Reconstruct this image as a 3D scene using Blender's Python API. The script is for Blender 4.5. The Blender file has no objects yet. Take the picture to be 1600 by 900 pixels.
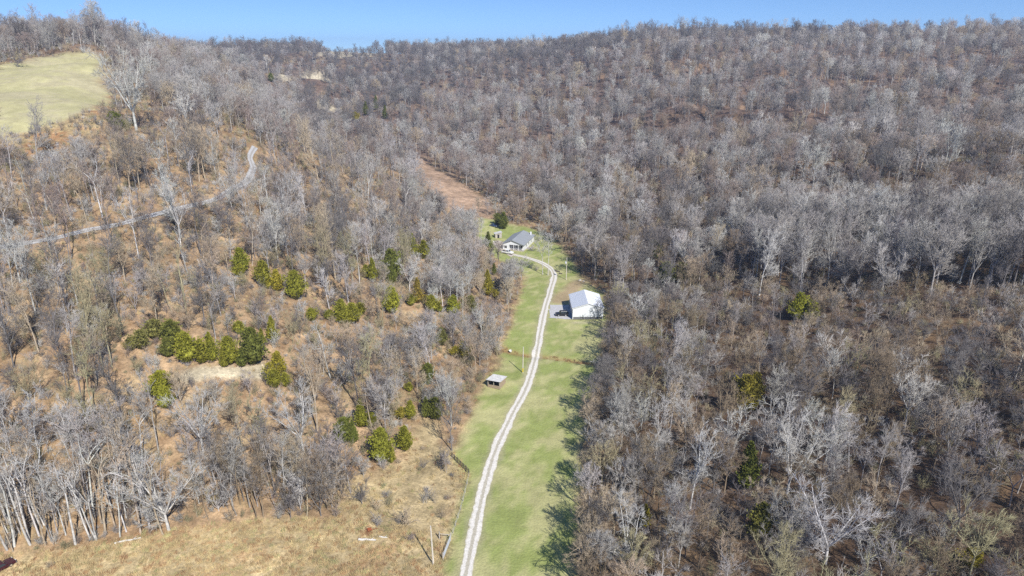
import bpy, math, random
import numpy as np
from mathutils import Vector, Matrix
SC = bpy.context.scene
COL = SC.collection
R = math.radians

# ------------------------------------------------------------------ camera, sky, sun, exposure
CAM_H, PITCH, FPX = 90.0, R(19.1), 1067.0          # drone height (m), tilt, focal length in photo pixels
cam = bpy.data.cameras.new('camera'); cam_o = bpy.data.objects.new('camera', cam); COL.objects.link(cam_o)
cam.sensor_width = 36; cam.lens = 36*FPX/1600; cam.clip_start = 0.5; cam.clip_end = 9000
cam_o.location = (0, 0, CAM_H); cam_o.rotation_euler = (R(90)-PITCH, 0, 0)
SC.camera = cam_o
SUN_EL, SUN_TO = R(42), Vector((0.47, -0.88, 0)).normalized()     # towards the sun: behind, to the right
W = bpy.data.worlds.new('World'); SC.world = W; W.use_nodes = True
nt = W.node_tree; nt.nodes.clear()
sky = nt.nodes.new('ShaderNodeTexSky'); sky.sky_type = 'NISHITA'; sky.sun_disc = False
sky.sun_elevation = SUN_EL; sky.sun_rotation = math.atan2(SUN_TO.x, SUN_TO.y)
sky.altitude = 300; sky.air_density = 1.0; sky.dust_density = 0.0; sky.ozone_density = 8.0
bg = nt.nodes.new('ShaderNodeBackground'); bg.inputs[1].default_value = 0.138
wo = nt.nodes.new('ShaderNodeOutputWorld')
tc = nt.nodes.new('ShaderNodeTexCoord'); vm = nt.nodes.new('ShaderNodeVectorMath'); vm.operation = 'MULTIPLY_ADD'   # the deep clear blue reaches down to the horizon
vm.inputs[1].default_value = (1, 1, 1.9); vm.inputs[2].default_value = (0, 0, 0.085)
nt.links.new(tc.outputs['Generated'], vm.inputs[0]); nt.links.new(vm.outputs[0], sky.inputs[0])
nt.links.new(sky.outputs[0], bg.inputs[0]); nt.links.new(bg.outputs[0], wo.inputs[0])
sun = bpy.data.lights.new('sun', 'SUN'); sun.energy = 5.0; sun.angle = R(0.53); sun.color = (1, 0.965, 0.91)
sun_o = bpy.data.objects.new('sun', sun); COL.objects.link(sun_o)
sd = Vector((SUN_TO.x*math.cos(SUN_EL), SUN_TO.y*math.cos(SUN_EL), math.sin(SUN_EL)))
sun_o.rotation_euler = sd.to_track_quat('Z', 'Y').to_euler()
SC.view_settings.view_transform = 'Standard'; SC.view_settings.look = 'None'
SC.view_settings.exposure = 0.34; SC.view_settings.gamma = 1
SC.cycles.max_bounces = 4; SC.cycles.diffuse_bounces = 1; SC.cycles.glossy_bounces = 2
SC.cycles.use_denoising = False

# ------------------------------------------------------------------ materials
def mat(name, col, rough=0.8, spec=0.3, metal=0.0, noise=0.0, nscale=3.0, tint=False, bump=0.0):
    m = bpy.data.materials.new(name); m.use_nodes = True
    t = m.node_tree; b = t.nodes['Principled BSDF']
    b.inputs['Roughness'].default_value = rough; b.inputs['Specular IOR Level'].default_value = spec
    b.inputs['Metallic'].default_value = metal
    b.inputs['Base Color'].default_value = (*col, 1)
    if noise or tint:
        mix = t.nodes.new('ShaderNodeMix'); mix.data_type = 'RGBA'; mix.blend_type = 'MULTIPLY'
        mix.inputs[0].default_value = 1
        if tint:
            a = t.nodes.new('ShaderNodeAttribute'); a.attribute_type = 'INSTANCER'; a.attribute_name = 'tint'
            mm = t.nodes.new('ShaderNodeMix'); mm.data_type = 'RGBA'; mm.blend_type = 'MULTIPLY'; mm.inputs[0].default_value = 1
            t.links.new(a.outputs['Color'], mm.inputs[6]); mm.inputs[7].default_value = (*col, 1)
            t.links.new(mm.outputs[2], mix.inputs[6])
        else:
            mix.inputs[6].default_value = (*col, 1)
        g = t.nodes.new('ShaderNodeNewGeometry')
        n = t.nodes.new('ShaderNodeTexNoise'); n.inputs['Scale'].default_value = nscale; n.inputs['Detail'].default_value = 4
        t.links.new(g.outputs['Position'], n.inputs['Vector'])
        r = t.nodes.new('ShaderNodeMapRange')
        r.inputs[1].default_value = 0.3; r.inputs[2].default_value = 0.7
        r.inputs[3].default_value = 1-noise; r.inputs[4].default_value = 1+noise
        t.links.new(n.outputs[0], r.inputs[0])
        cmb = t.nodes.new('ShaderNodeCombineColor')
        for i in range(3): t.links.new(r.outputs[0], cmb.inputs[i])
        t.links.new(cmb.outputs[0], mix.inputs[7])
        t.links.new(mix.outputs[2], b.inputs['Base Color'])
        if bump:
            bp = t.nodes.new('ShaderNodeBump'); bp.inputs['Strength'].default_value = bump; bp.inputs['Distance'].default_value = 0.1
            t.links.new(n.outputs[0], bp.inputs['Height']); t.links.new(bp.outputs[0], b.inputs['Normal'])
    return m

def ground_mat(name, k=1.0):
    m = bpy.data.materials.new(name); m.use_nodes = True
    t = m.node_tree; L = t.links; b = t.nodes['Principled BSDF']
    b.inputs['Roughness'].default_value = 0.95; b.inputs['Specular IOR Level'].default_value = 0.05
    a = t.nodes.new('ShaderNodeAttribute'); a.attribute_name = 'cover'
    g = t.nodes.new('ShaderNodeNewGeometry')
    cur = a.outputs['Color']
    for sc, det, lo, hi, tintc in ((0.045, 5, 0.80, 1.2, (1.04, 1.0, 0.9)), (0.14, 4, 0.7, 1.22, (1, 1, 1)), (0.35, 6, 0.72, 1.28, (1.0, 1.0, 1.0)), (1.9, 5, 0.70, 1.3, (1.03, 1.0, 0.93))):
        n = t.nodes.new('ShaderNodeTexNoise'); n.inputs['Scale'].default_value = sc; n.inputs['Detail'].default_value = det
        n.inputs['Roughness'].default_value = 0.65
        L.new(g.outputs['Position'], n.inputs['Vector'])
        r = t.nodes.new('ShaderNodeMapRange'); r.inputs[1].default_value = 0.32; r.inputs[2].default_value = 0.68
        r.inputs[3].default_value = 1+(lo-1)*k; r.inputs[4].default_value = 1+(hi-1)*k
        L.new(n.outputs[0], r.inputs[0])
        v = t.nodes.new('ShaderNodeVectorMath'); v.operation = 'SCALE'
        L.new(cur, v.inputs[0]); L.new(r.outputs[0], v.inputs[3]); cur = v.outputs[0]
    L.new(cur, b.inputs['Base Color'])
    n = t.nodes.new('ShaderNodeTexNoise'); n.inputs['Scale'].default_value = 2.2; n.inputs['Detail'].default_value = 6
    L.new(g.outputs['Position'], n.inputs['Vector'])
    bp = t.nodes.new('ShaderNodeBump'); bp.inputs['Strength'].default_value = 0.6; bp.inputs['Distance'].default_value = 0.25
    L.new(n.outputs[0], bp.inputs['Height']); L.new(bp.outputs[0], b.inputs['Normal'])
    return m

M_GROUND = ground_mat('ground_cover'); M_LAWN = ground_mat('mown_grass', 0.38)
M_BARK = mat('bark', (1.0, 1.0, 1.0), 0.9, 0.1, noise=0.3, nscale=1.2, tint=True)
M_TWIG = mat('twigs', (0.97, 0.965, 0.95), 0.9, 0.1, noise=0.18, nscale=0.6, tint=True)
M_CEDAR = mat('cedar_leaf', (1.0, 1.0, 1.0), 0.75, 0.2, noise=0.45, nscale=1.1, tint=True)
M_GRASS = mat('dry_grass', (1.0, 1.0, 1.0), 0.9, 0.1, noise=0.25, nscale=0.5, tint=True)

# ------------------------------------------------------------------ terrain: heights from sight lines
CP, SP = math.cos(PITCH), math.sin(PITCH)
def ray(px, py):
    dx = (px-800)/FPX; dy = (450-py)/FPX
    return np.array([dx, CP+dy*SP, -SP+dy*CP])
def proj(x, y, z):
    zz = z-CAM_H; dep = y*CP-zz*SP; up = y*SP+zz*CP
    dep = np.where(np.abs(dep) < 1e-3, 1e-3, dep)
    return 800+FPX*x/dep, 450-FPX*up/dep, dep

CTRL = []
def c_elev(px, py, e):
    d = ray(px, py); t = (e-CAM_H)/d[2]; CTRL.append((d[0]*t, d[1]*t, e))
def c_dep(px, py, z):
    d = ray(px, py); CTRL.append((d[0]*z, d[1]*z, CAM_H+d[2]*z))
for px, py in ((728, 890), (870, 890), (700, 760), (890, 760), (740, 690), (905, 650), (765, 600), (925, 560), (800, 540), (870, 500), (940, 500), (815, 450), (890, 430), (840, 405), (800, 390), (830, 375), (500, 860), (300, 880), (80, 880), (600, 850)):
    c_elev(px, py, 0)
for px, py, e in (
    # left slope
    (200, 800, 2.5), (380, 790, 1), (20, 800, 4), (540, 760, 1.5), (620, 720, 1.5), (660, 650, 1.5), (700, 600, 2), (740, 520, 2), (770, 450, 2),
    (100, 700, 10), (100, 600, 18), (250, 640, 11), (350, 575, 15), (230, 585, 17), (450, 590, 11), (500, 650, 7), (600, 650, 3.5), (620, 560, 6), (560, 490, 12), (420, 490, 20),
    (200, 450, 29), (40, 480, 27), (340, 420, 28), (480, 400, 24), (600, 400, 13), (680, 420, 6), (720, 380, 5), (600, 350, 15), (450, 330, 29), (660, 330, 9), (560, 300, 24),
    (0, 388, 37), (130, 362, 38.5), (270, 328, 40), (375, 292, 42), (397, 255, 45), (150, 300, 46), (60, 260, 52), (250, 250, 52), (350, 230, 52), (500, 260, 36), (600, 270, 18),
    # orange clearing, valley head
    (770, 330, 3), (730, 300, 6), (690, 270, 9), (650, 250, 12), (800, 350, 1.5), (780, 300, 6), (820, 330, 3),
    (640, 210, 15), (580, 190, 18), (700, 210, 15), (700, 180, 24), (550, 160, 26),
    # right slope
    (960, 880, 2), (1100, 880, 6), (1300, 880, 11), (1590, 890, 17), (1000, 760, 3), (1200, 760, 9), (1450, 760, 16), (1590, 760, 20), (980, 640, 3), (1150, 640, 9), (1350, 640, 16), (1590, 640, 24),
    (1000, 520, 4), (1150, 520, 10), (1350, 520, 17), (1590, 520, 27), (960, 440, 3), (1100, 420, 11), (1300, 420, 19), (1580, 420, 31), (930, 380, 4), (1050, 330, 13), (1250, 320, 23), (1500, 320, 32),
    (880, 330, 4), (900, 270, 10), (1000, 260, 19), (1150, 240, 28), (1350, 240, 36), (1580, 240, 42), (850, 230, 16), (900, 190, 28),
): c_elev(px, py, e)
for px, py, z in (
    (80, 150, 300), (20, 190, 262), (150, 170, 275), (150, 100, 350), (20, 112, 345), (90, 86, 400), (200, 150, 330), (230, 95, 430), (200, 80, 480), (60, 80, 470), (300, 150, 420), (300, 120, 500), (400, 190, 400), (270, 92, 640), (-100, 90, 420),
    (350, 112, 900), (450, 120, 820), (420, 95, 1000), (540, 92, 1050), (520, 130, 800), (600, 88, 1100), (700, 90, 1050), (820, 85, 1050), (650, 120, 900), (620, 150, 720), (760, 140, 800), (800, 180, 620),
    (1000, 180, 560), (1000, 120, 690), (1000, 80, 800), (950, 74, 860), (880, 100, 860), (1100, 76, 800), (1250, 78, 760), (1400, 77, 700), (1580, 73, 640), (1200, 180, 520), (1400, 180, 480), (1580, 170, 450), (1150, 120, 640), (1350, 115, 600), (1560, 110, 560), (1750, 76, 620),
): c_dep(px, py, z)
CTRL += [(0, 0, 0), (0, 60, 0), (0, -150, -2), (-60, 70, 0), (-110, 85, 1), (70, 70, 6), (150, 60, 20), (140, -100, 25), (-180, 60, 22), (-150, -80, 18), (-260, 150, 45), (230, 110, 36), (300, 250, 45), (-350, 300, 70), (500, 450, 75), (-600, 600, 75),
         (0, -400, 5), (300, -300, 60), (-300, -300, 60), (0, 1500, 85), (-500, 1400, 80), (500, 1400, 90), (-1000, 1000, 75), (1000, 900, 90), (900, 300, 85), (-900, 200, 75)]
CT = np.array(CTRL); CT[:, 2] = np.clip(CT[:, 2], 0, 120)
_S = 200.0
def _phi(d2): return 0.5*d2*np.log(d2+1e-9)
_xy = CT[:, :2]/_S; _n = len(CT)
_K = _phi(((_xy[:, None]-_xy[None])**2).sum(-1))+np.eye(_n)*0.004
_Pm = np.c_[np.ones(_n), _xy]
_A = np.block([[_K, _Pm], [_Pm.T, np.zeros((3, 3))]])
_wt = np.linalg.solve(_A, np.r_[CT[:, 2], 0, 0, 0])
_rs = np.random.RandomState(5)
_wv = [(_rs.uniform(0, 6.28), _rs.uniform(0, 6.28), 10**_rs.uniform(1.3, 2.1)) for _ in range(28)]
def undul(x, y):
    s = np.zeros_like(x)
    for a, p, l in _wv: s += np.sin((x*math.cos(a)+y*math.sin(a))*6.283/l+p)*(l/100)**0.8
    return s
def rbf(x, y):
    x = np.asarray(x, float); y = np.asarray(y, float); sh = x.shape
    x = x.ravel(); y = y.ravel(); out = np.empty_like(x)
    for i in range(0, len(x), 20000):
        q = np.c_[x[i:i+20000], y[i:i+20000]]/_S
        d2 = ((q[:, None]-_xy[None])**2).sum(-1)
        out[i:i+20000] = _phi(d2)@_wt[:_n]+np.c_[np.ones(len(q)), q]@_wt[_n:]
    r = np.hypot(x, y-300)
    w = np.clip((1500-r)/600, 0, 1); w = w*w*(3-2*w)
    out = w*out+(1-w)*72
    return out.reshape(sh)
def height(x, y):
    x = np.asarray(x, float); y = np.asarray(y, float)
    z = rbf(x, y)
    am = np.clip((z-1.5)/14, 0, 1)*np.clip((np.hypot(x, y)-60)/300, 0.25, 1.3)
    z = np.where(z < 1.2, z*0.5, z-0.6)
    fold = np.clip((x-40)/120, 0, 1)*np.clip((np.hypot(x, y)-180)/200, 0, 1)
    z = z+fold*np.clip((700-np.hypot(x, y))/180, 0, 1)*5.2*np.sin((y*.92+x*.3)/17.0+1.6*np.sin(x/55+y/140)+.8)
    return np.clip(z, -0.5, 125)+undul(x, y)*am*(0.42+0.55*fold)
def ground_at(px, py, up=0.0):
    d = ray(px, py); ts = np.concatenate([np.arange(60, 500, 1.5), np.arange(500, 2500, 6)])
    xs, ys, zs = d[0]*ts, d[1]*ts, CAM_H+d[2]*ts
    f = zs-(height(xs, ys)+up); i = np.argmax(f < 0)
    if f[i] >= 0: i = len(ts)-1
    a, b = ts[max(i-1, 0)], ts[i]
    for _ in range(14):
        m = (a+b)/2
        if CAM_H+d[2]*m-(float(height(np.array([d[0]*m]), np.array([d[1]*m]))[0])+up) < 0: b = m
        else: a = m
    return d[0]*b, d[1]*b
def gz(x, y): return float(height(np.array([x]), np.array([y]))[0])

# ------------------------------------------------------------------ land cover outlines, laid on the terrain
def wpoly(pts): return [ground_at(*p) for p in pts]
MEADOW = wpoly([(665, 1150), (684, 935), (693, 890), (706, 830), (722, 780), (732, 742), (708, 716), (722, 670), (742, 640), (752, 606), (778, 575), (790, 545), (800, 505), (815, 460), (822, 435), (806, 418), (780, 405), (762, 392), (750, 375), (742, 358), (738, 345), (752, 340), (770, 343), (800, 350), (835, 358), (866, 376), (885, 398), (905, 430), (938, 455), (950, 492), (944, 530), (930, 575), (912, 640), (908, 720), (905, 800), (892, 860), (905, 935), (905, 1150)])
CLEARING = wpoly([(640, 245), (662, 250), (700, 275), (740, 300), (778, 326), (765, 342), (735, 335), (700, 325), (672, 300), (650, 272)])
PASTURE = wpoly([(-60, 112), (0, 103), (60, 90), (100, 84), (158, 85), (164, 120), (172, 165), (120, 185), (60, 200), (0, 215), (-60, 225)])
SCRUB = wpoly([(-60, 222), (0, 214), (60, 198), (120, 183), (174, 163), (178, 190), (120, 225), (50, 240), (-60, 250)])
STRAW = wpoly([(-160, 1150), (-60, 870), (40, 868), (100, 862), (200, 842), (260, 832), (340, 822), (420, 815), (490, 812), (560, 815), (640, 835), (690, 855), (684, 935), (665, 1150)])
SLOPE = wpoly([(535, 815), (530, 760), (560, 740), (600, 735), (640, 720), (640, 670), (680, 650), (700, 690), (712, 718), (732, 744), (712, 810), (692, 856), (640, 836)])
DIRT = wpoly([(268, 590), (300, 580), (350, 574), (400, 570), (422, 572), (430, 586), (400, 592), (330, 590), (290, 597)])
FARF1 = wpoly([(425, 118), (470, 112), (520, 116), (515, 128), (450, 132)])
FARF2 = wpoly([(480, 150), (515, 160), (540, 172), (515, 176), (488, 166)])
FARF3 = wpoly([(497, 83), (560, 81), (600, 82), (600, 87), (560, 89), (497, 88)])
DITCH = [ground_at(*p) for p in ((770, 540), (795, 549), (828, 556), (850, 557), (880, 561), (915, 566), (950, 570))]
DRIVE = [ground_at(*p) for p in ((716, 955), (727.6, 898), (741.8, 829), (759.6, 751), (777, 697), (802, 644), (823, 604), (836.5, 559.5), (843, 524), (851, 485), (860, 453), (865.5, 431.5), (860, 419), (842, 409), (821, 402), (799.5, 396.5), (783, 386), (773, 377))]
TRACK = [ground_at(*p) for p in ((-90, 401), (-40, 394), (0, 387), (60, 377), (130, 362), (200, 347), (270, 328), (340, 310), (376, 290), (395, 266), (391, 246), (399, 230))]

def sdf(poly, x, y):                                   # negative inside
    p = np.array(poly); q = np.roll(p, -1, 0)
    d = np.full(x.shape, 1e9); ins = np.zeros(x.shape, bool)
    for (ax, ay), (bx, by) in zip(p, q):
        ex, ey = bx-ax, by-ay; wx, wy = x-ax, y-ay
        t = np.clip((wx*ex+wy*ey)/(ex*ex+ey*ey+1e-9), 0, 1)
        d = np.minimum(d, np.hypot(wx-t*ex, wy-t*ey))
        c = ((ay > y) != (by > y)) & (x < ex*(y-ay)/(ey if abs(ey) > 1e-9 else 1e-9)+ax)
        ins ^= c
    return np.where(ins, -d, d)
def dline(line, x, y):
    d = np.full(x.shape, 1e9)
    for (ax, ay), (bx, by) in zip(line[:-1], line[1:]):
        ex, ey = bx-ax, by-ay; wx, wy = x-ax, y-ay
        t = np.clip((wx*ex+wy*ey)/(ex*ex+ey*ey+1e-9), 0, 1)
        d = np.minimum(d, np.hypot(wx-t*ex, wy-t*ey))
    return d
_nv = [(_rs.uniform(0, 6.28), _rs.uniform(0, 6.28), 10**_rs.uniform(0.45, 1.9)) for _ in range(40)]
def nz(x, y, k=0, s=1.0):                              # smooth noise, about -1..1
    o = np.zeros_like(x)
    for a, p, l in _nv[k:k+14]: o += np.sin((x*math.cos(a)+y*math.sin(a))*6.283/(l*s)+p+2*np.sin(y/(l*s)*1.7+p))
    return o/4.5
def smooth(e0, e1, v):
    t = np.clip((v-e0)/(e1-e0), 0, 1); return t*t*(3-2*t)

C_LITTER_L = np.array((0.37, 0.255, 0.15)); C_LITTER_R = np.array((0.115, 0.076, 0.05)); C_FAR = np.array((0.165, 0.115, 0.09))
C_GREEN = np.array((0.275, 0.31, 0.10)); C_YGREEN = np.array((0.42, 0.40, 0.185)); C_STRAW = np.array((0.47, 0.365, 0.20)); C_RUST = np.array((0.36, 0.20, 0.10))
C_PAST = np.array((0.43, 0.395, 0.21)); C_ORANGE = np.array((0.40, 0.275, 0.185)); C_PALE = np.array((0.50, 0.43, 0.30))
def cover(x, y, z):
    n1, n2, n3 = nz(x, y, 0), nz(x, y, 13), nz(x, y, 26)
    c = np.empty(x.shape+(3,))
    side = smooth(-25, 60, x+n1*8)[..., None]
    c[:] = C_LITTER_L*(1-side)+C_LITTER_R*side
    far = smooth(300, 600, np.hypot(x, y)+n2*40)[..., None]; c = c*(1-far)+C_FAR*far
    k = smooth(0.1, 1.0, n2)[..., None]*0.5; c = c*(1-k)+C_STRAW*0.8*k*(1-side*0.7)+C_RUST*0.7*k*side*0.7
    k = smooth(-0.3, 0.9, n3)[..., None]*(1-side)*(1-far); c = c*(1-0.62*k)+np.array((0.25, 0.155, 0.085))*0.62*k
    cls = np.zeros(x.shape, int)
    def lay(poly, col, soft, amp, code=0, line=None, wid=0, strength=1.0):
        nonlocal c
        near = sdf(poly, x, y) if line is None else dline(line, x, y)-wid
        w = smooth(soft, -soft, near+n3*amp+n1*amp*0.6)*strength
        c = c*(1-w[..., None])+col*w[..., None]
        if code: cls[w > 0.5] = code
    gm = smooth(-0.7, 0.9, n1+0.6*n3)[..., None]
    green = C_GREEN*(1-gm)+C_YGREEN*gm
    lay(SLOPE, C_STRAW*0.92, 3, 1.5, 2)
    gk = smooth(0.3, 1.2, n1)[..., None]
    lay(STRAW, (C_STRAW*(1-0.5*gk)+C_RUST*1.15*0.5*gk), 1.5, 1.0, 2)
    lay(MEADOW, C_STRAW*0.9, 3.0, 1.0)
    lay([tuple(p) for p in MEADOW], green, 1.6, 0.7, 1)
    lay(CLEARING, C_ORANGE, 3, 2, 4)
    pb = smooth(-0.5, 0.8, n2+0.5*np.sin(y/9+n1))[..., None]
    lay(SCRUB, C_STRAW*0.75*(1-pb)+C_RUST*pb, 4, 3)
    lay(PASTURE, C_PAST*(1-pb*0.5)+C_PALE*0.8*pb*0.5, 3, 2, 3)
    lay(DIRT, C_PALE*0.95, 1.0, 0.6)
    for f in (FARF1, FARF2, FARF3): lay(f, C_PALE, 5, 3)
    lay(None, C_RUST*0.95, 1.0, 0.6, line=DITCH, wid=1.0, strength=0.6)
    lay(None, C_ORANGE*0.95, 2.2, 1.0, line=[ground_at(875, 470), ground_at(905, 440)], wid=3.5, strength=0.75)
    lay(None, C_PALE, 1.2, 0.5, line=[ground_at(896, 504), ground_at(942, 503)], wid=1.0, strength=0.6)
    lay(None, C_PALE*0.8, 0.6, 0.3, line=DRIVE, wid=1.7, strength=0.6)
    return c, cls

def axis(lo, hi, fl, fh, fine, grow):
    v = list(np.arange(fl, fh+fine*0.5, fine)); s = fine; a = v[-1]
    while a < hi: s = min(s*grow, 120); a += s; v.append(a)
    s = fine; a = v[0]
    while a > lo: s = min(s*grow, 120); a -= s; v.insert(0, a)
    return np.array(v)
gx = axis(-3200, 3200, -130, 90, 1.25, 1.028); gy = axis(-1500, 4000, 88, 350, 1.25, 1.028)
GX, GY = np.meshgrid(gx, gy); GZ = height(GX, GY)
GZ = GZ-0.5*smooth(2.2, 0.2, dline(DITCH, GX, GY))
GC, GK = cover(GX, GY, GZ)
def obj(name, me, parent=None, mats=(), kind=None):
    o = bpy.data.objects.new(name, me); COL.objects.link(o); o.parent = parent
    for m in mats: me.materials.append(m)
    if kind: o['kind'] = kind
    return o
def tag(o, label, cat, group=None):
    o['label'] = label; o['category'] = cat
    if group: o['group'] = group
    return o
def np_mesh(name, V, F):
    me = bpy.data.meshes.new(name); V = np.ascontiguousarray(V, np.float32); k = F.shape[1]
    me.vertices.add(len(V)); me.vertices.foreach_set('co', V.ravel())
    me.loops.add(F.size); me.loops.foreach_set('vertex_index', np.ascontiguousarray(F, np.int32).ravel())
    me.polygons.add(len(F)); me.polygons.foreach_set('loop_start', np.arange(0, F.size, k, dtype=np.int32))
    me.polygons.foreach_set('use_smooth', np.ones(len(F), bool))
    me.update(calc_edges=True); return me
ny, nx = GX.shape
idx = np.arange(nx*ny).reshape(ny, nx)
QF = np.stack([idx[:-1, :-1], idx[:-1, 1:], idx[1:, 1:], idx[1:, :-1]], -1).reshape(-1, 4)
QK = GK[:-1, :-1].reshape(-1)
VV = np.stack([GX, GY, GZ], -1).reshape(-1, 3); CC = GC.reshape(-1, 3)
for code, nm in enumerate(('woodland_floor', 'meadow', 'straw_field', 'hill_pasture', 'hillside_clearing')):
    f = QF[QK == code]
    if not len(f): continue
    used, inv = np.unique(f, return_inverse=True)
    me = np_mesh(nm, VV[used], inv.reshape(f.shape))
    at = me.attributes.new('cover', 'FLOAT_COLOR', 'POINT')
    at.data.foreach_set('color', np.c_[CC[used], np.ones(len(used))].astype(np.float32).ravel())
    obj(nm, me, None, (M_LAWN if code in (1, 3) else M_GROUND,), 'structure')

# ------------------------------------------------------------------ drive, track, pads
def spline(pts, step):
    p = np.array(pts); p = np.vstack([2*p[0]-p[1], p, 2*p[-1]-p[-2]]); out = []
    for i in range(1, len(p)-2):
        n = max(2, int(np.linalg.norm(p[i+1]-p[i])/step))
        for t in np.arange(n)/n:
            out.append(0.5*((2*p[i])+(-p[i-1]+p[i+1])*t+(2*p[i-1]-5*p[i]+4*p[i+1]-p[i+2])*t*t+(-p[i-1]+3*p[i]-3*p[i+1]+p[i+2])*t**3))
    out.append(p[-2]); return np.array(out)
def road_mat(name, pale, mid, edge, spread):
    m = bpy.data.materials.new(name); m.use_nodes = True; t = m.node_tree; L = t.links; b = t.nodes['Principled BSDF']
    b.inputs['Roughness'].default_value = 0.95; b.inputs['Specular IOR Level'].default_value = 0.05
    a = t.nodes.new('ShaderNodeAttribute'); a.attribute_name = 'across'
    g = t.nodes.new('ShaderNodeNewGeometry')
    n = t.nodes.new('ShaderNodeTexNoise'); n.inputs['Scale'].default_value = 0.9; n.inputs['Detail'].default_value = 6; n.inputs['Roughness'].default_value = 0.7
    L.new(g.outputs['Position'], n.inputs['Vector'])
    ad = t.nodes.new('ShaderNodeMath'); ad.operation = 'MULTIPLY_ADD'; ad.inputs[1].default_value = spread; L.new(n.outputs[0], ad.inputs[0])
    sb = t.nodes.new('ShaderNodeMath'); sb.operation = 'SUBTRACT'; sb.inputs[1].default_value = spread*0.5
    L.new(a.outputs['Fac'], ad.inputs[2]); L.new(ad.outputs[0], sb.inputs[0])
    cr = t.nodes.new('ShaderNodeValToRGB'); L.new(sb.outputs[0], cr.inputs[0])
    e = cr.color_ramp.elements; e[0].position = 0.0; e[0].color = (*mid, 1); e[1].position = 0.2; e[1].color = (*mid, 1)
    for pos, c in ((0.34, pale), (0.78, pale), (1.0, edge)):
        q = e.new(pos); q.color = (*c, 1)
    n2 = t.nodes.new('ShaderNodeTexNoise'); n2.inputs['Scale'].default_value = 3; n2.inputs['Detail'].default_value = 5; L.new(g.outputs['Position'], n2.inputs['Vector'])
    r = t.nodes.new('ShaderNodeMapRange'); r.inputs[1].default_value = 0.3; r.inputs[2].default_value = 0.7; r.inputs[3].default_value = 0.8; r.inputs[4].default_value = 1.15; L.new(n2.outputs[0], r.inputs[0])
    v = t.nodes.new('ShaderNodeVectorMath'); v.operation = 'SCALE'; L.new(cr.outputs[0], v.inputs[0]); L.new(r.outputs[0], v.inputs[3])
    L.new(v.outputs[0], b.inputs['Base Color']); return m
def grid_z(x, y):                                      # height of the actual ground mesh
    i = np.clip(np.searchsorted(gx, x)-1, 0, nx-2); j = np.clip(np.searchsorted(gy, y)-1, 0, ny-2)
    u = (x-gx[i])/(gx[i+1]-gx[i]); w = (y-gy[j])/(gy[j+1]-gy[j])
    return (GZ[j, i]*(1-u)+GZ[j, i+1]*u)*(1-w)+(GZ[j+1, i]*(1-u)+GZ[j+1, i+1]*u)*w
def road(name, line, width, m, lift=0.05, step=0.9, seed=1):
    c = spline(line, step); t = np.gradient(c, axis=0); t /= np.linalg.norm(t, axis=1)[:, None]; nrm = np.c_[-t[:, 1], t[:, 0]]
    rr = np.random.RandomState(seed); k = 9; V = []; A = []
    jl = np.convolve(rr.normal(0, 0.3, len(c)+4), np.ones(7)/5, 'same')+rr.normal(0, .05, len(c)+4); jr = np.convolve(rr.normal(0, 0.3, len(c)+4), np.ones(7)/5, 'same')+rr.normal(0, .05, len(c)+4)
    for i in range(len(c)):
        for j in range(k):
            s = -1+2*j/(k-1); w = width/2+(jl[i] if s < 0 else jr[i])*abs(s)
            q = c[i]+nrm[i]*s*w; V.append((q[0], q[1])); A.append(abs(s))
    V = np.array(V); Z = grid_z(V[:, 0], V[:, 1])+lift
    ii = np.arange(len(c)*k).reshape(len(c), k)
    F = np.stack([ii[:-1, :-1], ii[1:, :-1], ii[1:, 1:], ii[:-1, 1:]], -1).reshape(-1, 4)
    me = np_mesh(name, np.c_[V, Z], F); a = me.attributes.new('across', 'FLOAT', 'POINT'); a.data.foreach_set('value', np.array(A, np.float32))
    return obj(name, me, None, (m,), 'structure')
road('gravel_drive', DRIVE, 2.5, road_mat('drive_gravel', (0.69, 0.65, 0.58), (0.46, 0.42, 0.33), (0.47, 0.43, 0.29), 0.75))
road('gravel_track', TRACK, 2.4, road_mat('track_gravel', (0.44, 0.43, 0.42), (0.34, 0.32, 0.30), (0.33, 0.28, 0.22), 0.4), 0.12, 1.2, 2)
def pad(name, pts, m, lift):
    p = np.array(pts); lo, hi = p.min(0)-1, p.max(0)+1
    xs, ys = np.arange(lo[0], hi[0], 0.5), np.arange(lo[1], hi[1], 0.5); X, Y = np.meshgrid(xs, ys)
    q = sdf(pts, X, Y)+nz(X*3, Y*3, 3)*0.25; I = np.arange(X.size).reshape(X.shape)
    F = np.stack([I[:-1, :-1], I[:-1, 1:], I[1:, 1:], I[1:, :-1]], -1).reshape(-1, 4); F = F[(q[:-1, :-1] < 0).ravel()]
    u, inv = np.unique(F, return_inverse=True); V = np.c_[X.ravel()[u], Y.ravel()[u]]
    return obj(name, np_mesh(name, np.c_[V, grid_z(V[:, 0], V[:, 1])+lift], inv.reshape(F.shape)), None, (m,), 'structure')
M_PAD = mat('pad_gravel', (0.47, 0.46, 0.46), 0.95, 0.1, noise=0.15, nscale=1.5, bump=0.2)
pad('gravel_pad', [(14.0, 240.5), (21.5, 240.5), (21.5, 225.6), (13.2, 227.2)], M_PAD, 0.07)
pad('parking_yard', [ground_at(*p) for p in ((778, 376), (790, 379), (786, 392), (803, 397), (798, 402), (778, 391), (768, 380))], mat('yard_gravel', (0.50, 0.44, 0.37), 0.95, 0.1, noise=0.18, nscale=1.2), 0.08)
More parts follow.
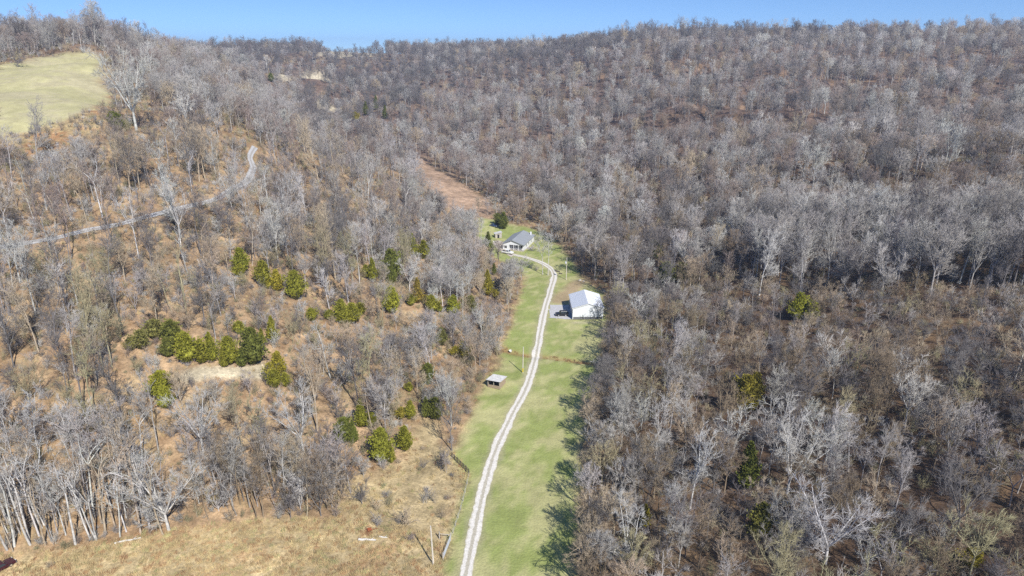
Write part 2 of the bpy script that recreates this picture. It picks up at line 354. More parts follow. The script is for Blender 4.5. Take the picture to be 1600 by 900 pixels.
# ------------------------------------------------------------------ tree shapes
class MB:
    def __init__(s): s.v = []; s.f = []
    def tube(s, pts, rads, sides, cap=False):
        b = len(s.v); n = len(pts)
        for i, (p, r) in enumerate(zip(pts, rads)):
            d = (pts[min(i+1, n-1)]-pts[max(i-1, 0)]).normalized()
            u = d.orthogonal().normalized(); w = d.cross(u)
            for k in range(sides):
                a = 6.2832*k/sides; s.v.append(tuple(p+(u*math.cos(a)+w*math.sin(a))*r))
        for i in range(n-1):
            for k in range(sides):
                k2 = (k+1) % sides
                s.f.append((b+i*sides+k, b+i*sides+k2, b+(i+1)*sides+k2, b+(i+1)*sides+k))
        if cap: s.f.append(tuple(b+(n-1)*sides+k for k in range(sides)))
    def spike(s, p, q, r):
        d = (q-p).normalized(); u = d.orthogonal().normalized(); w = d.cross(u); b = len(s.v)
        for a in (0, 2.094, 4.189): s.v.append(tuple(p+(u*math.cos(a)+w*math.sin(a))*r))
        s.v.append(tuple(q)); s.f += [(b, b+1, b+3), (b+1, b+2, b+3), (b+2, b, b+3)]
    def mesh(s, name, mats, smooth_=True):
        me = bpy.data.meshes.new(name); me.from_pydata(s.v, [], s.f)
        for m in mats: me.materials.append(m)
        if smooth_: me.polygons.foreach_set('use_smooth', [True]*len(me.polygons))
        me.update(); return me
def rdir(r):
    while True:
        v = Vector((r.uniform(-1, 1), r.uniform(-1, 1), r.uniform(-1, 1)))
        if 0.05 < v.length < 1: return v.normalized()
def tilt(d, ang, r, az=None):
    u = d.orthogonal().normalized(); w = d.cross(u); a = r.uniform(0, 6.283) if az is None else az
    return (d*math.cos(ang)+(u*math.cos(a)+w*math.sin(a))*math.sin(ang)).normalized()
def path(p, d, L, n, r, wander, up):
    pts = [p.copy()]; d = d.copy()
    for i in range(n):
        d = (d+rdir(r)*wander+Vector((0, 0, up))).normalized(); p = p+d*(L/n); pts.append(p.copy())
    return pts
def on(pts, t):
    f = t*(len(pts)-1); i = min(int(f), len(pts)-2)
    return pts[i].lerp(pts[i+1], f-i), (pts[i+1]-pts[i]).normalized()
def tree(seed, H, bole, leaders, spread, crown, nlimb, nbr, ntw, r0, limb_ang=(0.7, 1.1), up=0.12, twl=1.1, twr=0.026, lean=0.03, gap=0.15, wob=0.10):
    r = random.Random(seed); T = MB(); C = MB()
    hb = H*bole; d0 = (Vector((0, 0, 1))+rdir(r)*lean).normalized()
    tp = path(Vector((0, 0, -0.6)), d0, hb+0.6, 5, r, 0.05, 0.06)
    rb = r0*0.68 if leaders > 1 else r0*0.6
    T.tube(tp, [r0*1.35]+[r0+(rb-r0)*i/4 for i in range(5)], 7)
    top, td = tp[-1], (tp[-1]-tp[-2]).normalized(); axes = []
    a0 = r.uniform(0, 6.28)
    for k in range(leaders):
        ang = spread*r.uniform(0.6, 1.3) if leaders > 1 else 0.05
        if k == 0 and leaders > 2 and spread < 0.6: ang *= 0.3
        d = tilt(td, ang, r, a0+6.283*k/leaders+r.uniform(-.4, .4))
        L = (H-hb)*r.uniform(0.82, 1.1)*(1.0 if spread < 0.6 else 1.12)
        ax = path(top-td*0.15*r.random(), d, L, 5, r, wob*1.5, up*0.7)
        ra = rb*(0.82 if leaders > 1 else 1)*r.uniform(0.75, 1)
        T.tube(ax, [ra*(1-0.16*i)+0.02 for i in range(5)]+[0.03], 5); axes.append((ax, ra, L))
    # a few bole branches
    for k in range(r.randint(0, 2)):
        p, d = on(tp, r.uniform(0.55, 0.95)); axes.append((path(p, tilt(d, r.uniform(0.7, 1.1), r), crown*0.7, 4, r, wob, up), r0*0.3, crown*0.7))
        T.tube(axes[-1][0], [r0*0.3*(1-0.2*i) for i in range(5)], 4)
    for ax, ra, L in axes:
        for k in range(nlimb):
            t = gap+(1-gap)*(k+r.random())/nlimb; p, d = on(ax, min(t, .98))
            ll = crown*(0.55+0.45*math.sin(min(1, t*1.05)*2.6))*r.uniform(0.55, 1.15)/(1 if leaders < 2 else 1.25)
            lp = path(p, tilt(d, r.uniform(*limb_ang), r, k*2.4+r.uniform(-.5, .5)), ll, 3, r, wob*1.6, up)
            rl = max(0.035, ra*(1-0.7*t)*0.5); C.tube(lp, [rl, rl*0.75, rl*0.5, 0.022], 4)
            for j in range(nbr):
                u = 0.2+0.8*(j+r.random())/nbr; q, e = on(lp, min(u, .99))
                bl = ll*r.uniform(0.3, 0.55)*(1.1-0.4*u)+0.5
                bp = path(q, tilt(e, r.uniform(0.45, 1.0), r), bl, 2, r, 0.22, up*0.7)
                C.tube(bp, [max(0.024, rl*0.38), 0.026, 0.016], 3)
                for m in range(ntw):
                    s, g = on(bp, min(.99, 0.15+0.85*(m+r.random())/ntw))
                    dd = (tilt(g, r.uniform(0.3, 0.95), r)+Vector((0, 0, 0.12))).normalized()
                    C.spike(s, s+dd*twl*r.uniform(0.5, 1.25), twr)
    return T, C
def dome(seed, H, Rr, n, r0, twr=.031, bole=.42, lum=12):
    r = random.Random(seed); T = MB(); C = MB(); hb = H*bole; zc_ = H*.66; rz = H*.36
    tp = path(Vector((0, 0, -.6)), (Vector((0, 0, 1))+rdir(r)*.06).normalized(), hb+.6, 4, r, .05, .05); T.tube(tp, [r0*1.3, r0, r0*.9, r0*.8, r0*.7], 6)
    lumps = [(Vector((r.uniform(-1, 1), r.uniform(-1, 1), r.uniform(-.1, 1))).normalized(), r.uniform(.68, 1.25)) for _ in range(lum)]
    def surf(d):
        k = 1.0
        for ld, lm in lumps: k += (lm-1)*math.exp(-((d-ld).length/.42)**2)
        return Vector((d.x*Rr*k, d.y*Rr*k, zc_+d.z*rz*k*(1 if d.z > 0 else .75)))
    L0 = []
    for k in range(6):
        a = k*1.047+r.uniform(-.4, .4); e = r.uniform(.75, 1.35) if k else 1.5
        d = Vector((math.cos(a)*math.cos(e), math.sin(a)*math.cos(e), math.sin(e))); q = surf(d)*1.0; st = on(tp, r.uniform(.8, .99))[0]
        ax = [st, st.lerp(q, .35)+rdir(r)*.3+Vector((0, 0, .5)), st.lerp(q, .7)+rdir(r)*.35+Vector((0, 0, .3)), q]; T.tube(ax, [r0*.5, r0*.36, r0*.22, .03], 4); L0.append(ax)
    for i in range(70):
        d = rdir(r); d.z = abs(d.z) if r.random() < .8 else d.z*.5; d.normalize(); q = surf(d)*1.0
        ax = min(L0, key=lambda A: (A[2]-q).length*r.uniform(.8, 1.3)); st = on(ax, r.uniform(.2, .85))[0]; m = st.lerp(q, .55)+rdir(r)*.3+Vector((0, 0, .25))
        C.tube([st, m, q], [.06, .04, .02], 3)
        for j in range(int(n/70)):
            f = 1-r.random()**1.6*.75; b = st.lerp(m, f*2) if f < .5 else m.lerp(q, f*2-1)
            o = ((q-st).normalized()*.7+rdir(r)*.75+Vector((0, 0, .3))).normalized(); C.spike(b, b+o*r.uniform(.6, 1.35), twr)
    return T, C
def brush(seed, Hh, stems, nb, nt, spread, rr=0.03, twl=0.5):
    r = random.Random(seed); T = MB(); C = MB()
    for k in range(stems):
        d = tilt(Vector((0, 0, 1)), r.uniform(0.05, spread), r)
        sp = path(Vector((r.uniform(-.25, .25)*Hh*.4, r.uniform(-.25, .25)*Hh*.4, -0.15)), d, Hh*r.uniform(0.6, 1.1), 3, r, 0.16, 0.06)
        T.tube(sp, [rr, rr*.8, rr*.6, .01], 3)
        for j in range(nb):
            q, e = on(sp, 0.2+0.78*(j+r.random())/nb); bp = path(q, tilt(e, r.uniform(.4, .95), r), Hh*r.uniform(.2, .42), 2, r, .2, .08)
            C.tube(bp, [rr*.55, rr*.4, .008], 3)
            for m in range(nt):
                s, g = on(bp, r.uniform(.2, .98)); C.spike(s, s+tilt(g, r.uniform(.3, .9), r)*twl*r.uniform(.5, 1.2), 0.016)
    return T, C
def cedar(seed, H, Rr, n, peak=0.28, shape=0.8):
    r = random.Random(seed); T = MB(); C = MB()
    T.tube([Vector((0, 0, -.5)), Vector((0, 0, H*.4)), Vector((.05, 0, H*.94))], [.2, .13, .03], 6)
    lumps = [(r.uniform(0, 6.28), r.uniform(.1, .9), r.uniform(.62, 1.4)) for _ in range(16)]
    def rad(t, a):
        base = math.sin(min(1, (t+.04)/peak)*1.571) if t < peak else (max(0, 1-(t-peak)/(1-peak)))**shape
        k = 1.0
        for la, lt, lm in lumps:
            da = abs((a-la+3.1416) % 6.2832-3.1416); k += (lm-1)*math.exp(-(da/.5)**2-((t-lt)/.12)**2)*1.6
        return Rr*base*k*(1+.08*math.sin(a*3+seed))
    nb = int(n*0.18)                                     # boughs: sprays of scale leaves along each
    for i in range(nb):
        t = ((i+r.random())/nb)**0.92; a = i*2.399+r.uniform(-.3, .3); L = rad(t, a)*r.uniform(.66, 1.2)+.15
        base = Vector((0, 0, H*(.05+.93*t)-0.25*L)); d = Vector((math.cos(a), math.sin(a), .45+.9*t)).normalized()
        C.tube([base, base+d*L*.6, base+d*L*.98], [.03, .02, .008], 3)
        for j in range(8):
            s = base+d*L*(.38+.68*(j+r.random())/8)+rdir(r)*.2*(L**.5)
            o = (d*.8+rdir(r)*.75+Vector((0, 0, .35))).normalized(); w = o.cross(rdir(r)).normalized()
            ln = r.uniform(.26, .58)*(.55+.45*L/Rr); wd = ln*r.uniform(.25, .42)
            b = len(C.v); C.v += [tuple(s-w*wd*.5), tuple(s+o*ln*.55+w*wd), tuple(s+o*ln), tuple(s+o*ln*.5-w*wd)]
            C.f += [(b, b+1, b+2), (b, b+2, b+3)]
            w2 = o.cross(w); b = len(C.v)
            C.v += [tuple(s-o*.1), tuple(s+o*ln*.5+w2*wd), tuple(s+o*ln*.9), tuple(s+o*ln*.4-w2*wd)]; C.f += [(b, b+1, b+2), (b, b+2, b+3)]
    # inner shade-leaf mass, so the heart of the tree is closed
    m, k = 9, 8; b = len(C.v)
    for i in range(m):
        t = .03+.9*i/(m-1)
        for j in range(k):
            a = 6.2832*j/k+.3*i; rr_ = rad(t, a)*.62*r.uniform(.8, 1.15); C.v.append((math.cos(a)*rr_, math.sin(a)*rr_, H*(.05+.9*t)))
    for i in range(m-1):
        for j in range(k): C.f.append((b+i*k+j, b+i*k+(j+1) % k, b+(i+1)*k+(j+1) % k, b+(i+1)*k+j))
    return T, C
KINDS = {}                                               # kind -> variants (trunk mesh, crown mesh, joined mesh, height, width)
def register(kind, builds, leafm):
    KINDS[kind] = []
    for i, (T, C) in enumerate(builds):
        a = np.array(C.v); h = max(a[:, 2].max(), 0.1); w = np.percentile(np.abs(a[:, :2]), 97)*2
        J = MB(); J.v = T.v+C.v; nT = len(T.v); J.f = T.f+[tuple(q+nT for q in f) for f in C.f]
        jm = J.mesh(kind+'_whole', (M_BARK, leafm)); jm.polygons.foreach_set('material_index', [0]*len(T.f)+[1]*len(C.f))
        KINDS[kind].append((T.mesh(kind+'_trunk', (M_BARK,)), C.mesh(kind+'_crown', (leafm,), kind != 'cedar'), jm, float(h), float(w)))
_q = random.Random(3)
register('forest', [tree(10+i, H, b, l, s, c, nl, nb, ntw, r0, limb_ang=(.5, .95), up=.15) for i, (H, b, l, s, c, nl, nb, ntw, r0) in enumerate((
    (18, .42, 3, .36, 3.8, 7, 5, 7, .19), (17, .5, 2, .34, 3.7, 9, 5, 7, .17), (19, .40, 4, .42, 4.2, 7, 5, 7, .21), (16, .38, 1, .1, 4.2, 19, 5, 7, .17),
    (17, .36, 4, .46, 4.0, 7, 5, 7, .2), (16, .5, 3, .5, 4.2, 8, 5, 7, .18), (15, .45, 2, .40, 3.6, 10, 5, 7, .15)))], M_TWIG)
register('oak', [tree(40+i, H, b, l, s, c, nl, nb, ntw, r0, limb_ang=(.6, 1.15), up=.10, wob=.13, twl=1.15) for i, (H, b, l, s, c, nl, nb, ntw, r0) in enumerate((
    (14, .24, 6, .72, 3.8, 8, 6, 7, .30), (15, .28, 6, .66, 4.0, 8, 6, 7, .32), (12, .22, 6, .7, 3.4, 7, 6, 7, .25)))], M_TWIG)
register('broad', [tree(160+i, H, b, l, s, c, nl, nb, ntw, r0, limb_ang=(.5, 1.0), up=.12, twl=1.15) for i, (H, b, l, s, c, nl, nb, ntw, r0) in enumerate((
    (15, .34, 6, .52, 3.9, 7, 6, 7, .22), (16, .38, 5, .48, 4.1, 8, 6, 7, .23), (14, .3, 6, .58, 3.7, 7, 6, 7, .2), (17, .42, 6, .5, 4.0, 7, 6, 7, .24)))], M_TWIG)
register('dome', [dome(180+i, h, rr, n, r0) for i, (h, rr, n, r0) in enumerate(((16, 4.6, 1500, .21), (17, 5.0, 1600, .23), (15, 4.3, 1400, .19), (18, 4.7, 1500, .22), (14, 4.9, 1500, .2), (16, 3.9, 1300, .19)))], M_TWIG)
register('pole', [tree(60+i, H, b, l, s, c, nl, nb, ntw, r0, lean=.24, wob=.19, gap=.35, twl=.8, twr=.018) for i, (H, b, l, s, c, nl, nb, ntw, r0) in enumerate((
    (14, .66, 2, .35, 2.3, 4, 3, 3, .155), (13, .6, 2, .48, 2.6, 4, 3, 3, .16), (12.5, .7, 1, .1, 2.2, 6, 3, 3, .125), (15, .64, 3, .38, 2.3, 3, 3, 3, .165)))], M_TWIG)
register('young', [tree(80+i, H, b, l, s, c, nl, nb, ntw, r0, twl=.9, twr=.022, up=.1, wob=.15) for i, (H, b, l, s, c, nl, nb, ntw, r0) in enumerate((
    (9, .15, 3, .4, 2.4, 8, 5, 6, .11), (8, .12, 4, .5, 2.2, 7, 5, 6, .1), (11, .3, 2, .4, 2.6, 9, 5, 6, .12), (7, .1, 5, .6, 2.0, 6, 5, 6, .09)))], M_TWIG)
register('shrub', [brush(100+i, h, s, nb, ntw, sp) for i, (h, s, nb, ntw, sp) in enumerate(((3.0, 12, 6, 5, .7), (2.2, 14, 5, 5, .9), (3.8, 10, 7, 5, .6), (1.6, 12, 5, 4, 1.0)))], M_TWIG)
register('cedar', [cedar(120+i, h, rr, n, pk, sh) for i, (h, rr, n, pk, sh) in enumerate(((7.5, 2.5, 1500, .34, .66), (6.6, 2.7, 1500, .40, .62), (9.5, 2.2, 1500, .24, .84), (5.6, 2.6, 1400, .44, .58), (8.4, 2.9, 1700, .36, .66)))], M_CEDAR)
TUFTS = []
for i in range(3):
    r = random.Random(200+i); m = MB()
    for k in range(26):
        p = Vector((r.gauss(0, .28), r.gauss(0, .28), -.05)); d = tilt(Vector((0, 0, 1)), r.uniform(.1, .8), r)
        m.spike(p, p+d*r.uniform(.45, 1.0), r.uniform(.02, .045))
    TUFTS.append(m.mesh('grass_tuft_%d' % i, (M_GRASS,)))

# ------------------------------------------------------------------ where things grow
class P: pass
TREES = []; CEDARS = []; SHRUBS = []                     # individual plants: dicts
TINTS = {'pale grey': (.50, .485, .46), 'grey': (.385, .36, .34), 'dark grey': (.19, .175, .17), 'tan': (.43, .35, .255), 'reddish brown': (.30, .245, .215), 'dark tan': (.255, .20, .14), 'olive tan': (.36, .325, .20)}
def vary(c, r, k=.12):
    f = 1+r.uniform(-k, k); return tuple(max(0.02, q*f*(1+r.uniform(-.025, .025))) for q in c)
rg = random.Random(77)
def plant(store, px, py, kind, var, scale, tone, note=None, rot=None, xy=None):
    x, y = ground_at(px, py) if xy is None else xy
    store.append(dict(x=x, y=y, kind=kind, var=var, s=scale, tone=tone, note=note, rot=rg.uniform(0, 6.28) if rot is None else rot)); return store[-1]
# trees picked out one by one
for a in ((214, 206, 'oak', 1, 1.85, 'pale grey', 'huge spreading bare oak at the corner of the hill pasture'),
          (28, 105, 'oak', 2, .62, 'dark grey', 'small dark round bare tree alone on the hill pasture'),
          (155, 722, 'oak', 0, 1.0, 'grey', 'dense round-crowned grey oak on the slope above the leaning pale trunks'),
          (318, 708, 'oak', 1, .95, 'pale grey', 'pale oak with thick twisted limbs and a short trunk, mid slope'),
          (264, 828, 'oak', 0, 1.12, 'pale grey', 'broad pale oak with reaching limbs at the straw field edge'),
          (474, 706, 'oak', 1, .92, 'pale grey', 'white-limbed fan-shaped oak below the dirt strip'),
          (706, 704, 'forest', 4, .82, 'dark grey', 'dark bare tree at the top of the board fence'),
          (566, 788, 'oak', 2, .42, 'dark grey', 'low forked crooked dark tree on the straw slope'),
          (848, 429, 'forest', 1, .95, 'pale grey', 'pale straight twin of the bare pair at the bend of the drive, nearer the house'),
          (856, 430, 'forest', 3, 1.0, 'pale grey', 'pale straight twin of the bare pair at the bend of the drive, nearer the pole'),
          (938, 511, 'young', 2, .85, 'dark grey', 'dark slim bare tree whose shadow falls on the white garage gable'),
          (1230, 770, 'oak', 1, .9, 'pale grey', 'large white-limbed tree lowest in the wood across the meadow'),
          (1290, 880, 'oak', 0, 1.0, 'pale grey', 'large white-limbed tree at the foot of the wood'),
          (936, 660, 'broad', 2, .62, 'tan', 'round tan bare tree standing forward at the meadow edge opposite the shed'),
          (958, 850, 'broad', 1, .72, 'tan', 'broad tan tree with its shadow across the foot of the meadow'),
          (975, 885, 'oak', 2, .9, 'pale grey', 'pale many-limbed tree at the foot of the meadow edge'),
          (1437, 60, 'oak', 2, 2.3, 'dark grey', 'round tree rising above the ridge line, nearer the valley head'),
          (1500, 58, 'oak', 0, 1.9, 'dark grey', 'wide round tree rising above the ridge line, farther from the valley head'),
          (752, 372, 'young', 2, .9, 'pale grey', 'pale bushy tree on the lawn behind the dark evergreen by the parking'),
          (733, 362, 'broad', 0, .62, 'grey', 'grey spreading tree on the bank left of the house parking'), (748, 338, 'broad', 3, .6, 'tan', 'tan tree at the lower end of the bare earth strip'), (762, 336, 'young', 0, 1.1, 'grey', 'grey thicket tree behind the small outbuilding'), (776, 338, 'forest', 0, .7, 'pale grey', 'pale tree behind the dark evergreens of the house lawn'),
          (803, 345, 'broad', 2, .62, 'grey', 'grey tree directly behind the house roof'), (820, 350, 'young', 2, 1.0, 'tan', 'tan low tree behind the far corner of the house'), (757, 402, 'broad', 1, .55, 'pale grey', 'pale tree on the bank below the white pickup'), (741, 376, 'young', 1, 1.0, 'tan', 'tan low tree on the bank facing the parking'), (846, 378, 'young', 0, .95, 'pale grey', 'pale low tree beside the house side deck'),
          (742, 352, 'forest', 1, .6, 'grey', 'grey tree on the lawn edge above the house parking'), (868, 372, 'broad', 0, .75, 'pale grey', 'pale tree on the grass behind the house end wall'), (858, 352, 'forest', 2, .9, 'grey', 'tall grey tree at the back corner of the house lawn'), (790, 340, 'young', 2, 1.0, 'pale grey', 'pale low tree at the rear of the house lawn'),
          (838, 344, 'broad', 1, .8, 'tan', 'tan spreading tree at the rear of the house lawn'), (763, 384, 'young', 0, .7, 'grey', 'small grey tree beside the house parking'), (878, 395, 'young', 2, .9, 'tan', 'tan low tree on the grass beyond the drive bend'),
          (160, 340, 'pole', 1, 1.45, 'pale grey', 'tall twin-trunked white tree just above the gravel track'),
          (283, 385, 'forest', 4, 1.1, 'pale grey', 'tall white multi-trunk tree just below the gravel track'),
          (435, 412, 'forest', 2, 1.05, 'pale grey', 'tall white tree behind the cedars below the gravel track'),
          (640, 455, 'oak', 1, .8, 'pale grey', 'wide fan-limbed white tree among the cedars by the valley floor'),
          (692, 478, 'forest', 5, .85, 'pale grey', 'short pale forked tree among the cedars by the valley floor')):
    plant(TREES, *a[:6], note=a[6])
for px, py, var, s, note in (
        (664, 786, 2, .95, 'fan-shaped grey shrub alone on the straw slope'), (590, 822, 0, .95, 'grey-green shrub beside the fallen white log'), (634, 818, 1, 1.75, 'big domed tan shrub on the straw slope'),
        (668, 770, 3, 1.0, 'small dark bush above the fan-shaped shrub'), (640, 845, 3, 1.1, 'rusty low bush above the near utility pole'), (80, 885, 3, .85, 'lone round dry bush in the straw in front of the leaning trunks'), (690, 810, 0, .8, 'grey bush tangled along the wire fence above the gate'), (700, 780, 3, .9, 'low rusty bush on the fence line above the gate'),
        (815, 414, 1, 1.2, 'green-grey bush on the bank below the white pickup'), (802, 412, 1, 1.3, 'twiggy bush on the bank below the house porch'), (829, 419, 0, .9, 'thin bush on the bank halfway along the upper drive'), (838, 423, 0, .85, 'thin bush on the bank by the bend of the drive'), (832, 392, 1, 1.6, 'broad green-grey bush beside the end wall of the house'), (795, 430, 0, 1.6, 'pale round thicket at the top of the meadow'), (780, 446, 0, 1.5, 'pale round thicket below the house bank'), (752, 347, 1, 1.5, 'round dark bush on the lawn behind the house')):
    plant(SHRUBS, px, py, 'shrub', var, s, 'tan' if 'tan' in note or 'dry' in note else ('reddish brown' if 'rusty' in note else 'grey'), note)
CED = [  # base px, variant, scale, note
    (378, 428, 0, .95, 'leftmost cedar of the clump below the gravel track'), (413, 448, 4, .85, 'second cedar from the left in the clump below the gravel track'), (434, 455, 0, .8, 'narrow yellowish cedar between two bigger ones below the gravel track'), (463, 468, 4, .95, 'rightmost tall cedar of the clump below the gravel track'),
    (487, 502, 3, .6, 'small cedar below the clump under the gravel track'), (294, 567, 1, 1.05, 'leftmost broad cedar of the row above the dirt strip'), (272, 545, 1, 1.0, 'shaded cedar behind the left end of the dirt strip row'), (317, 568, 0, .75, 'small cedar second from the left in the dirt strip row'), (332, 566, 2, .75, 'pointed middle cedar of the row above the dirt strip'), (360, 570, 4, .8, 'round cedar fourth in the row above the dirt strip'),
    (397, 570, 4, 1.05, 'tallest dark cedar at the right end of the dirt strip row'), (427, 535, 2, .7, 'narrow cedar behind the tallest cedar of the dirt strip row'), (437, 588, 0, .8, 'leaning yellow-green cedar right of the dirt strip'), (430, 606, 1, .65, 'lower cedar right of the dirt strip'), (255, 622, 1, .9, 'bright lone cedar below the left end of the dirt strip'), (245, 530, 3, .8, 'dull cedar half hidden left of the dirt strip row'), (222, 545, 3, .75, 'dull cedar farthest left near the dirt strip row'), (375, 522, 3, .55, 'pale green young cedar above the dirt strip row'),
    (535, 506, 0, .9, 'left cedar of the pair at mid slope'), (551, 506, 1, .85, 'right cedar of the pair at mid slope'), (565, 492, 3, .6, 'little cedar behind the mid slope pair'), (583, 440, 2, .8, 'thin cedar left of the wide white tree'), (612, 440, 4, 1.25, 'big dark cedar behind the wide white tree'), (645, 402, 2, .95, 'left leaning cedar of the upper pair near the house slope'), (662, 405, 0, .95, 'right cedar of the upper pair near the house slope'), (613, 490, 4, .95, 'bright cedar below the wide white tree'), (653, 474, 2, .85, 'reddish cedar beside the bare orange patch'), (642, 478, 1, .55, 'small cedar left of the bare orange patch'),
    (675, 488, 1, .8, 'cedar between the orange patch and the pale thicket'), (709, 492, 4, .75, 'bright cedar right of the orange patch'), (735, 486, 3, .85, 'dull cedar near the top of the meadow'), (762, 462, 2, .95, 'tall yellow-green cedar on the bank below the house'), (772, 430, 2, .5, 'small blue-dark cedar just below the house bank'), (763, 400, 2, 1.05, 'slim dark evergreen beside the house parking'), (787, 358, 0, 1.05, 'dark evergreen on the lawn behind the house'), (778, 352, 1, .85, 'dark evergreen left of its taller neighbour behind the house'),
    (565, 668, 2, .7, 'slim cedar left of the big egg-shaped one'), (538, 692, 1, .85, 'wide dark cedar left of the big egg-shaped one'), (597, 722, 4, .9, 'big egg-shaped cedar at the top of the straw slope'), (580, 668, 3, .6, 'cedar tip showing behind the big egg-shaped one'), (634, 704, 0, .75, 'pointed cedar right of the big egg-shaped one'), (642, 655, 0, .6, 'small neat cedar upslope of the straw clearing'), (626, 655, 3, .5, 'olive bush-like cedar beside the small neat one'), (681, 655, 1, .8, 'blue-dark cedar at the meadow edge trees'), (669, 595, 1, .7, 'blue-dark cedar upslope from the plank shed'), (640, 612, 3, .4, 'tiny cedar in the brush left of the plank shed'), (725, 560, 3, .75, 'yellowish cedar in the trees left of the ditch'), (690, 540, 0, .7, 'dull cedar in the trees upslope of the ditch'),
    (1245, 500, 4, .9, 'brightest yellow-green cedar in the wood beyond the meadow'), (1266, 500, 1, .8, 'darker cedar touching the brightest one in the wood'), (1163, 645, 4, 1.0, 'tall olive cedar in the lower wood'), (1178, 628, 0, .9, 'olive cedar behind the tall one in the lower wood'), (978, 395, 0, 1.0, 'green cedar in the wood beyond the garage'), (1022, 408, 1, 1.15, 'dark cedar right of the green one beyond the garage'), (1040, 446, 1, 1.2, 'wide dark cedar under pale trees right of the garage'), (1062, 440, 3, 1.1, 'dull cedar right of the wide dark one'), (1010, 497, 3, .75, 'small green cedar right of the garage'), (1137, 398, 3, .85, 'olive cedar on the orange leaf floor of the wood'), (1165, 765, 2, 1.0, 'dark pointed cedar low in the wood'), (1186, 845, 4, .8, 'shaded cedar at the foot of the wood'), (1515, 888, 3, .55, 'yellowish cedar at the far foot of the wood'), (1007, 825, 2, .5, 'tiny yellow cedar near the meadow edge'), (1110, 395, 3, .7, 'dull little cedar near the olive one on orange leaves'), (905, 612, 3, .01, None),
    (572, 180, 2, 1.3, 'dark conifer at the valley head, nearest the pale bank'), (588, 172, 2, 1.5, 'tallest dark conifer at the valley head'), (602, 186, 2, 1.2, 'dark conifer at the valley head, right of the tallest'), (556, 190, 1, 1.2, 'low olive cedar at the valley head'), (345, 100, 2, 1.5, 'dark conifer on the far ridge'), (424, 128, 1, 1.2, 'dark cedar beside the far pale field'), (186, 206, 1, .9, 'dark evergreen behind the huge spreading oak'), (178, 196, 3, .8, 'dark low evergreen at the corner of the hill pasture')]
CT_TONE = {'bright': (.26, .26, .028), 'yellow': (.30, .255, .03), 'olive': (.24, .205, .032), 'dull': (.18, .175, .05), 'dark': (.14, .155, .03), 'blue': (.10, .125, .07), 'shaded': (.15, .15, .033), 'reddish': (.25, .19, .035)}
for px, py, var, s, note in CED:
    if s < .1: continue
    s *= 1.16
    plant(CEDARS, px, py, 'cedar', var, s, next((k for k in CT_TONE if k in note), 'mid'), note)

for t in list(CEDARS):                                   # young cedars that crowd the bigger ones
    if t['x'] < -4 and t['y'] < 330 and t['s'] > .75 and rg.random() < .75:
        a = rg.uniform(0, 6.28); d = rg.uniform(2.0, 3.4)
        plant(CEDARS, 0, 0, 'cedar', rg.randrange(5), t['s']*rg.uniform(.45, .7), t['tone'], 'smaller cedar hugging the '+t['note'], xy=(t['x']+d*math.cos(a), t['y']+d*math.sin(a)))
rp = np.random.RandomState(11)
for k in range(74):                                      # crowded stand of leaning pale trunks at the corner of the straw field
    px = rg.uniform(-25, 262) if k % 4 else rg.uniform(20, 240); py = 858-0.10*px+rg.uniform(-66, 8)
    t = plant(TREES, px, py, 'pole', rg.randrange(4), rg.uniform(.9, 1.3), rg.choice(('pale grey', 'pale grey', 'grey', 'tan')))
    t['stand'] = True
for k in range(46):                                      # thick fringe of grey trunks above the straw, towards the clearing
    px = 300+245*(k+rg.random())/46; py = 822-0.03*px+rg.uniform(-62, 4); kd = rg.choice(('forest', 'forest', 'pole', 'young'))
    t = plant(TREES, px, py, kd, rg.randrange(4), rg.uniform(.6, .88) if kd != 'young' else rg.uniform(.9, 1.2), rg.choice(('grey', 'dark grey', 'tan', 'dark tan', 'pale grey'))); t['fringe'] = True
def _noop(): pass
def jitter_grid(step, x0, x1, y0, y1):
    X, Y = np.meshgrid(np.arange(x0, x1, step), np.arange(y0, y1, step)); X = X.ravel()+rp.uniform(-.46, .46, X.size)*step; Y = Y.ravel()+rp.uniform(-.46, .46, Y.size)*step
    return X, Y
parts_ = []
for step, d0, d1 in ((4.5, 0, 300), (7.0, 300, 460), (8.4, 460, 800), (10.0, 800, 1500)):
    X, Y = jitter_grid(step, -1100, 1100, 55, 1480); D = np.hypot(X, Y)
    k = (D >= d0) & (D < d1) & (np.abs(X) < 0.80*Y+70); parts_.append(np.c_[X[k], Y[k]])
PTS = np.vstack(parts_); X, Y = PTS[:, 0], PTS[:, 1]; Z = grid_z(X, Y); PXX, PYY, DEP = proj(X, Y, Z)
n1, n2, n3 = nz(X, Y, 3, 1.6), nz(X, Y, 16, 1.3), nz(X, Y, 24, 1.0)
sM, sC, sPa, sSc, sSt, sSl, sDi = [sdf(q, X, Y) for q in (MEADOW, CLEARING, PASTURE, SCRUB, STRAW, SLOPE, DIRT)]
dDr, dTr = dline(DRIVE, X, Y), dline(TRACK, X, Y)
dens = np.full(len(X), .9); D_ = np.hypot(X, Y)
left = (X < -8)
lopen = left & (PYY > 225) & (PXX < 640)
dens = np.where(lopen, .62+.22*n1, dens)                 # thin stand on the left slope
dens = np.where(left & (PXX >= 560) & (PYY > 330), .95, dens)
dens = np.where((X > 8), np.where(D_ < 300, .70, .82)+.22*n3, dens)
dens = np.where((X > 0) & (sM < 10) & (PYY > 505), 1.0, dens)
dens = np.where(sSc < 2, .05, dens)
dens = np.where((sSl < 0), .05, dens)
for q in (FARF1, FARF2, FARF3): dens = np.where(sdf(q, X, Y) < 4, 0, dens)
dens = np.where(left & (sSt < 13) & (PXX < 560) & (PYY > 700), 1.0, dens)
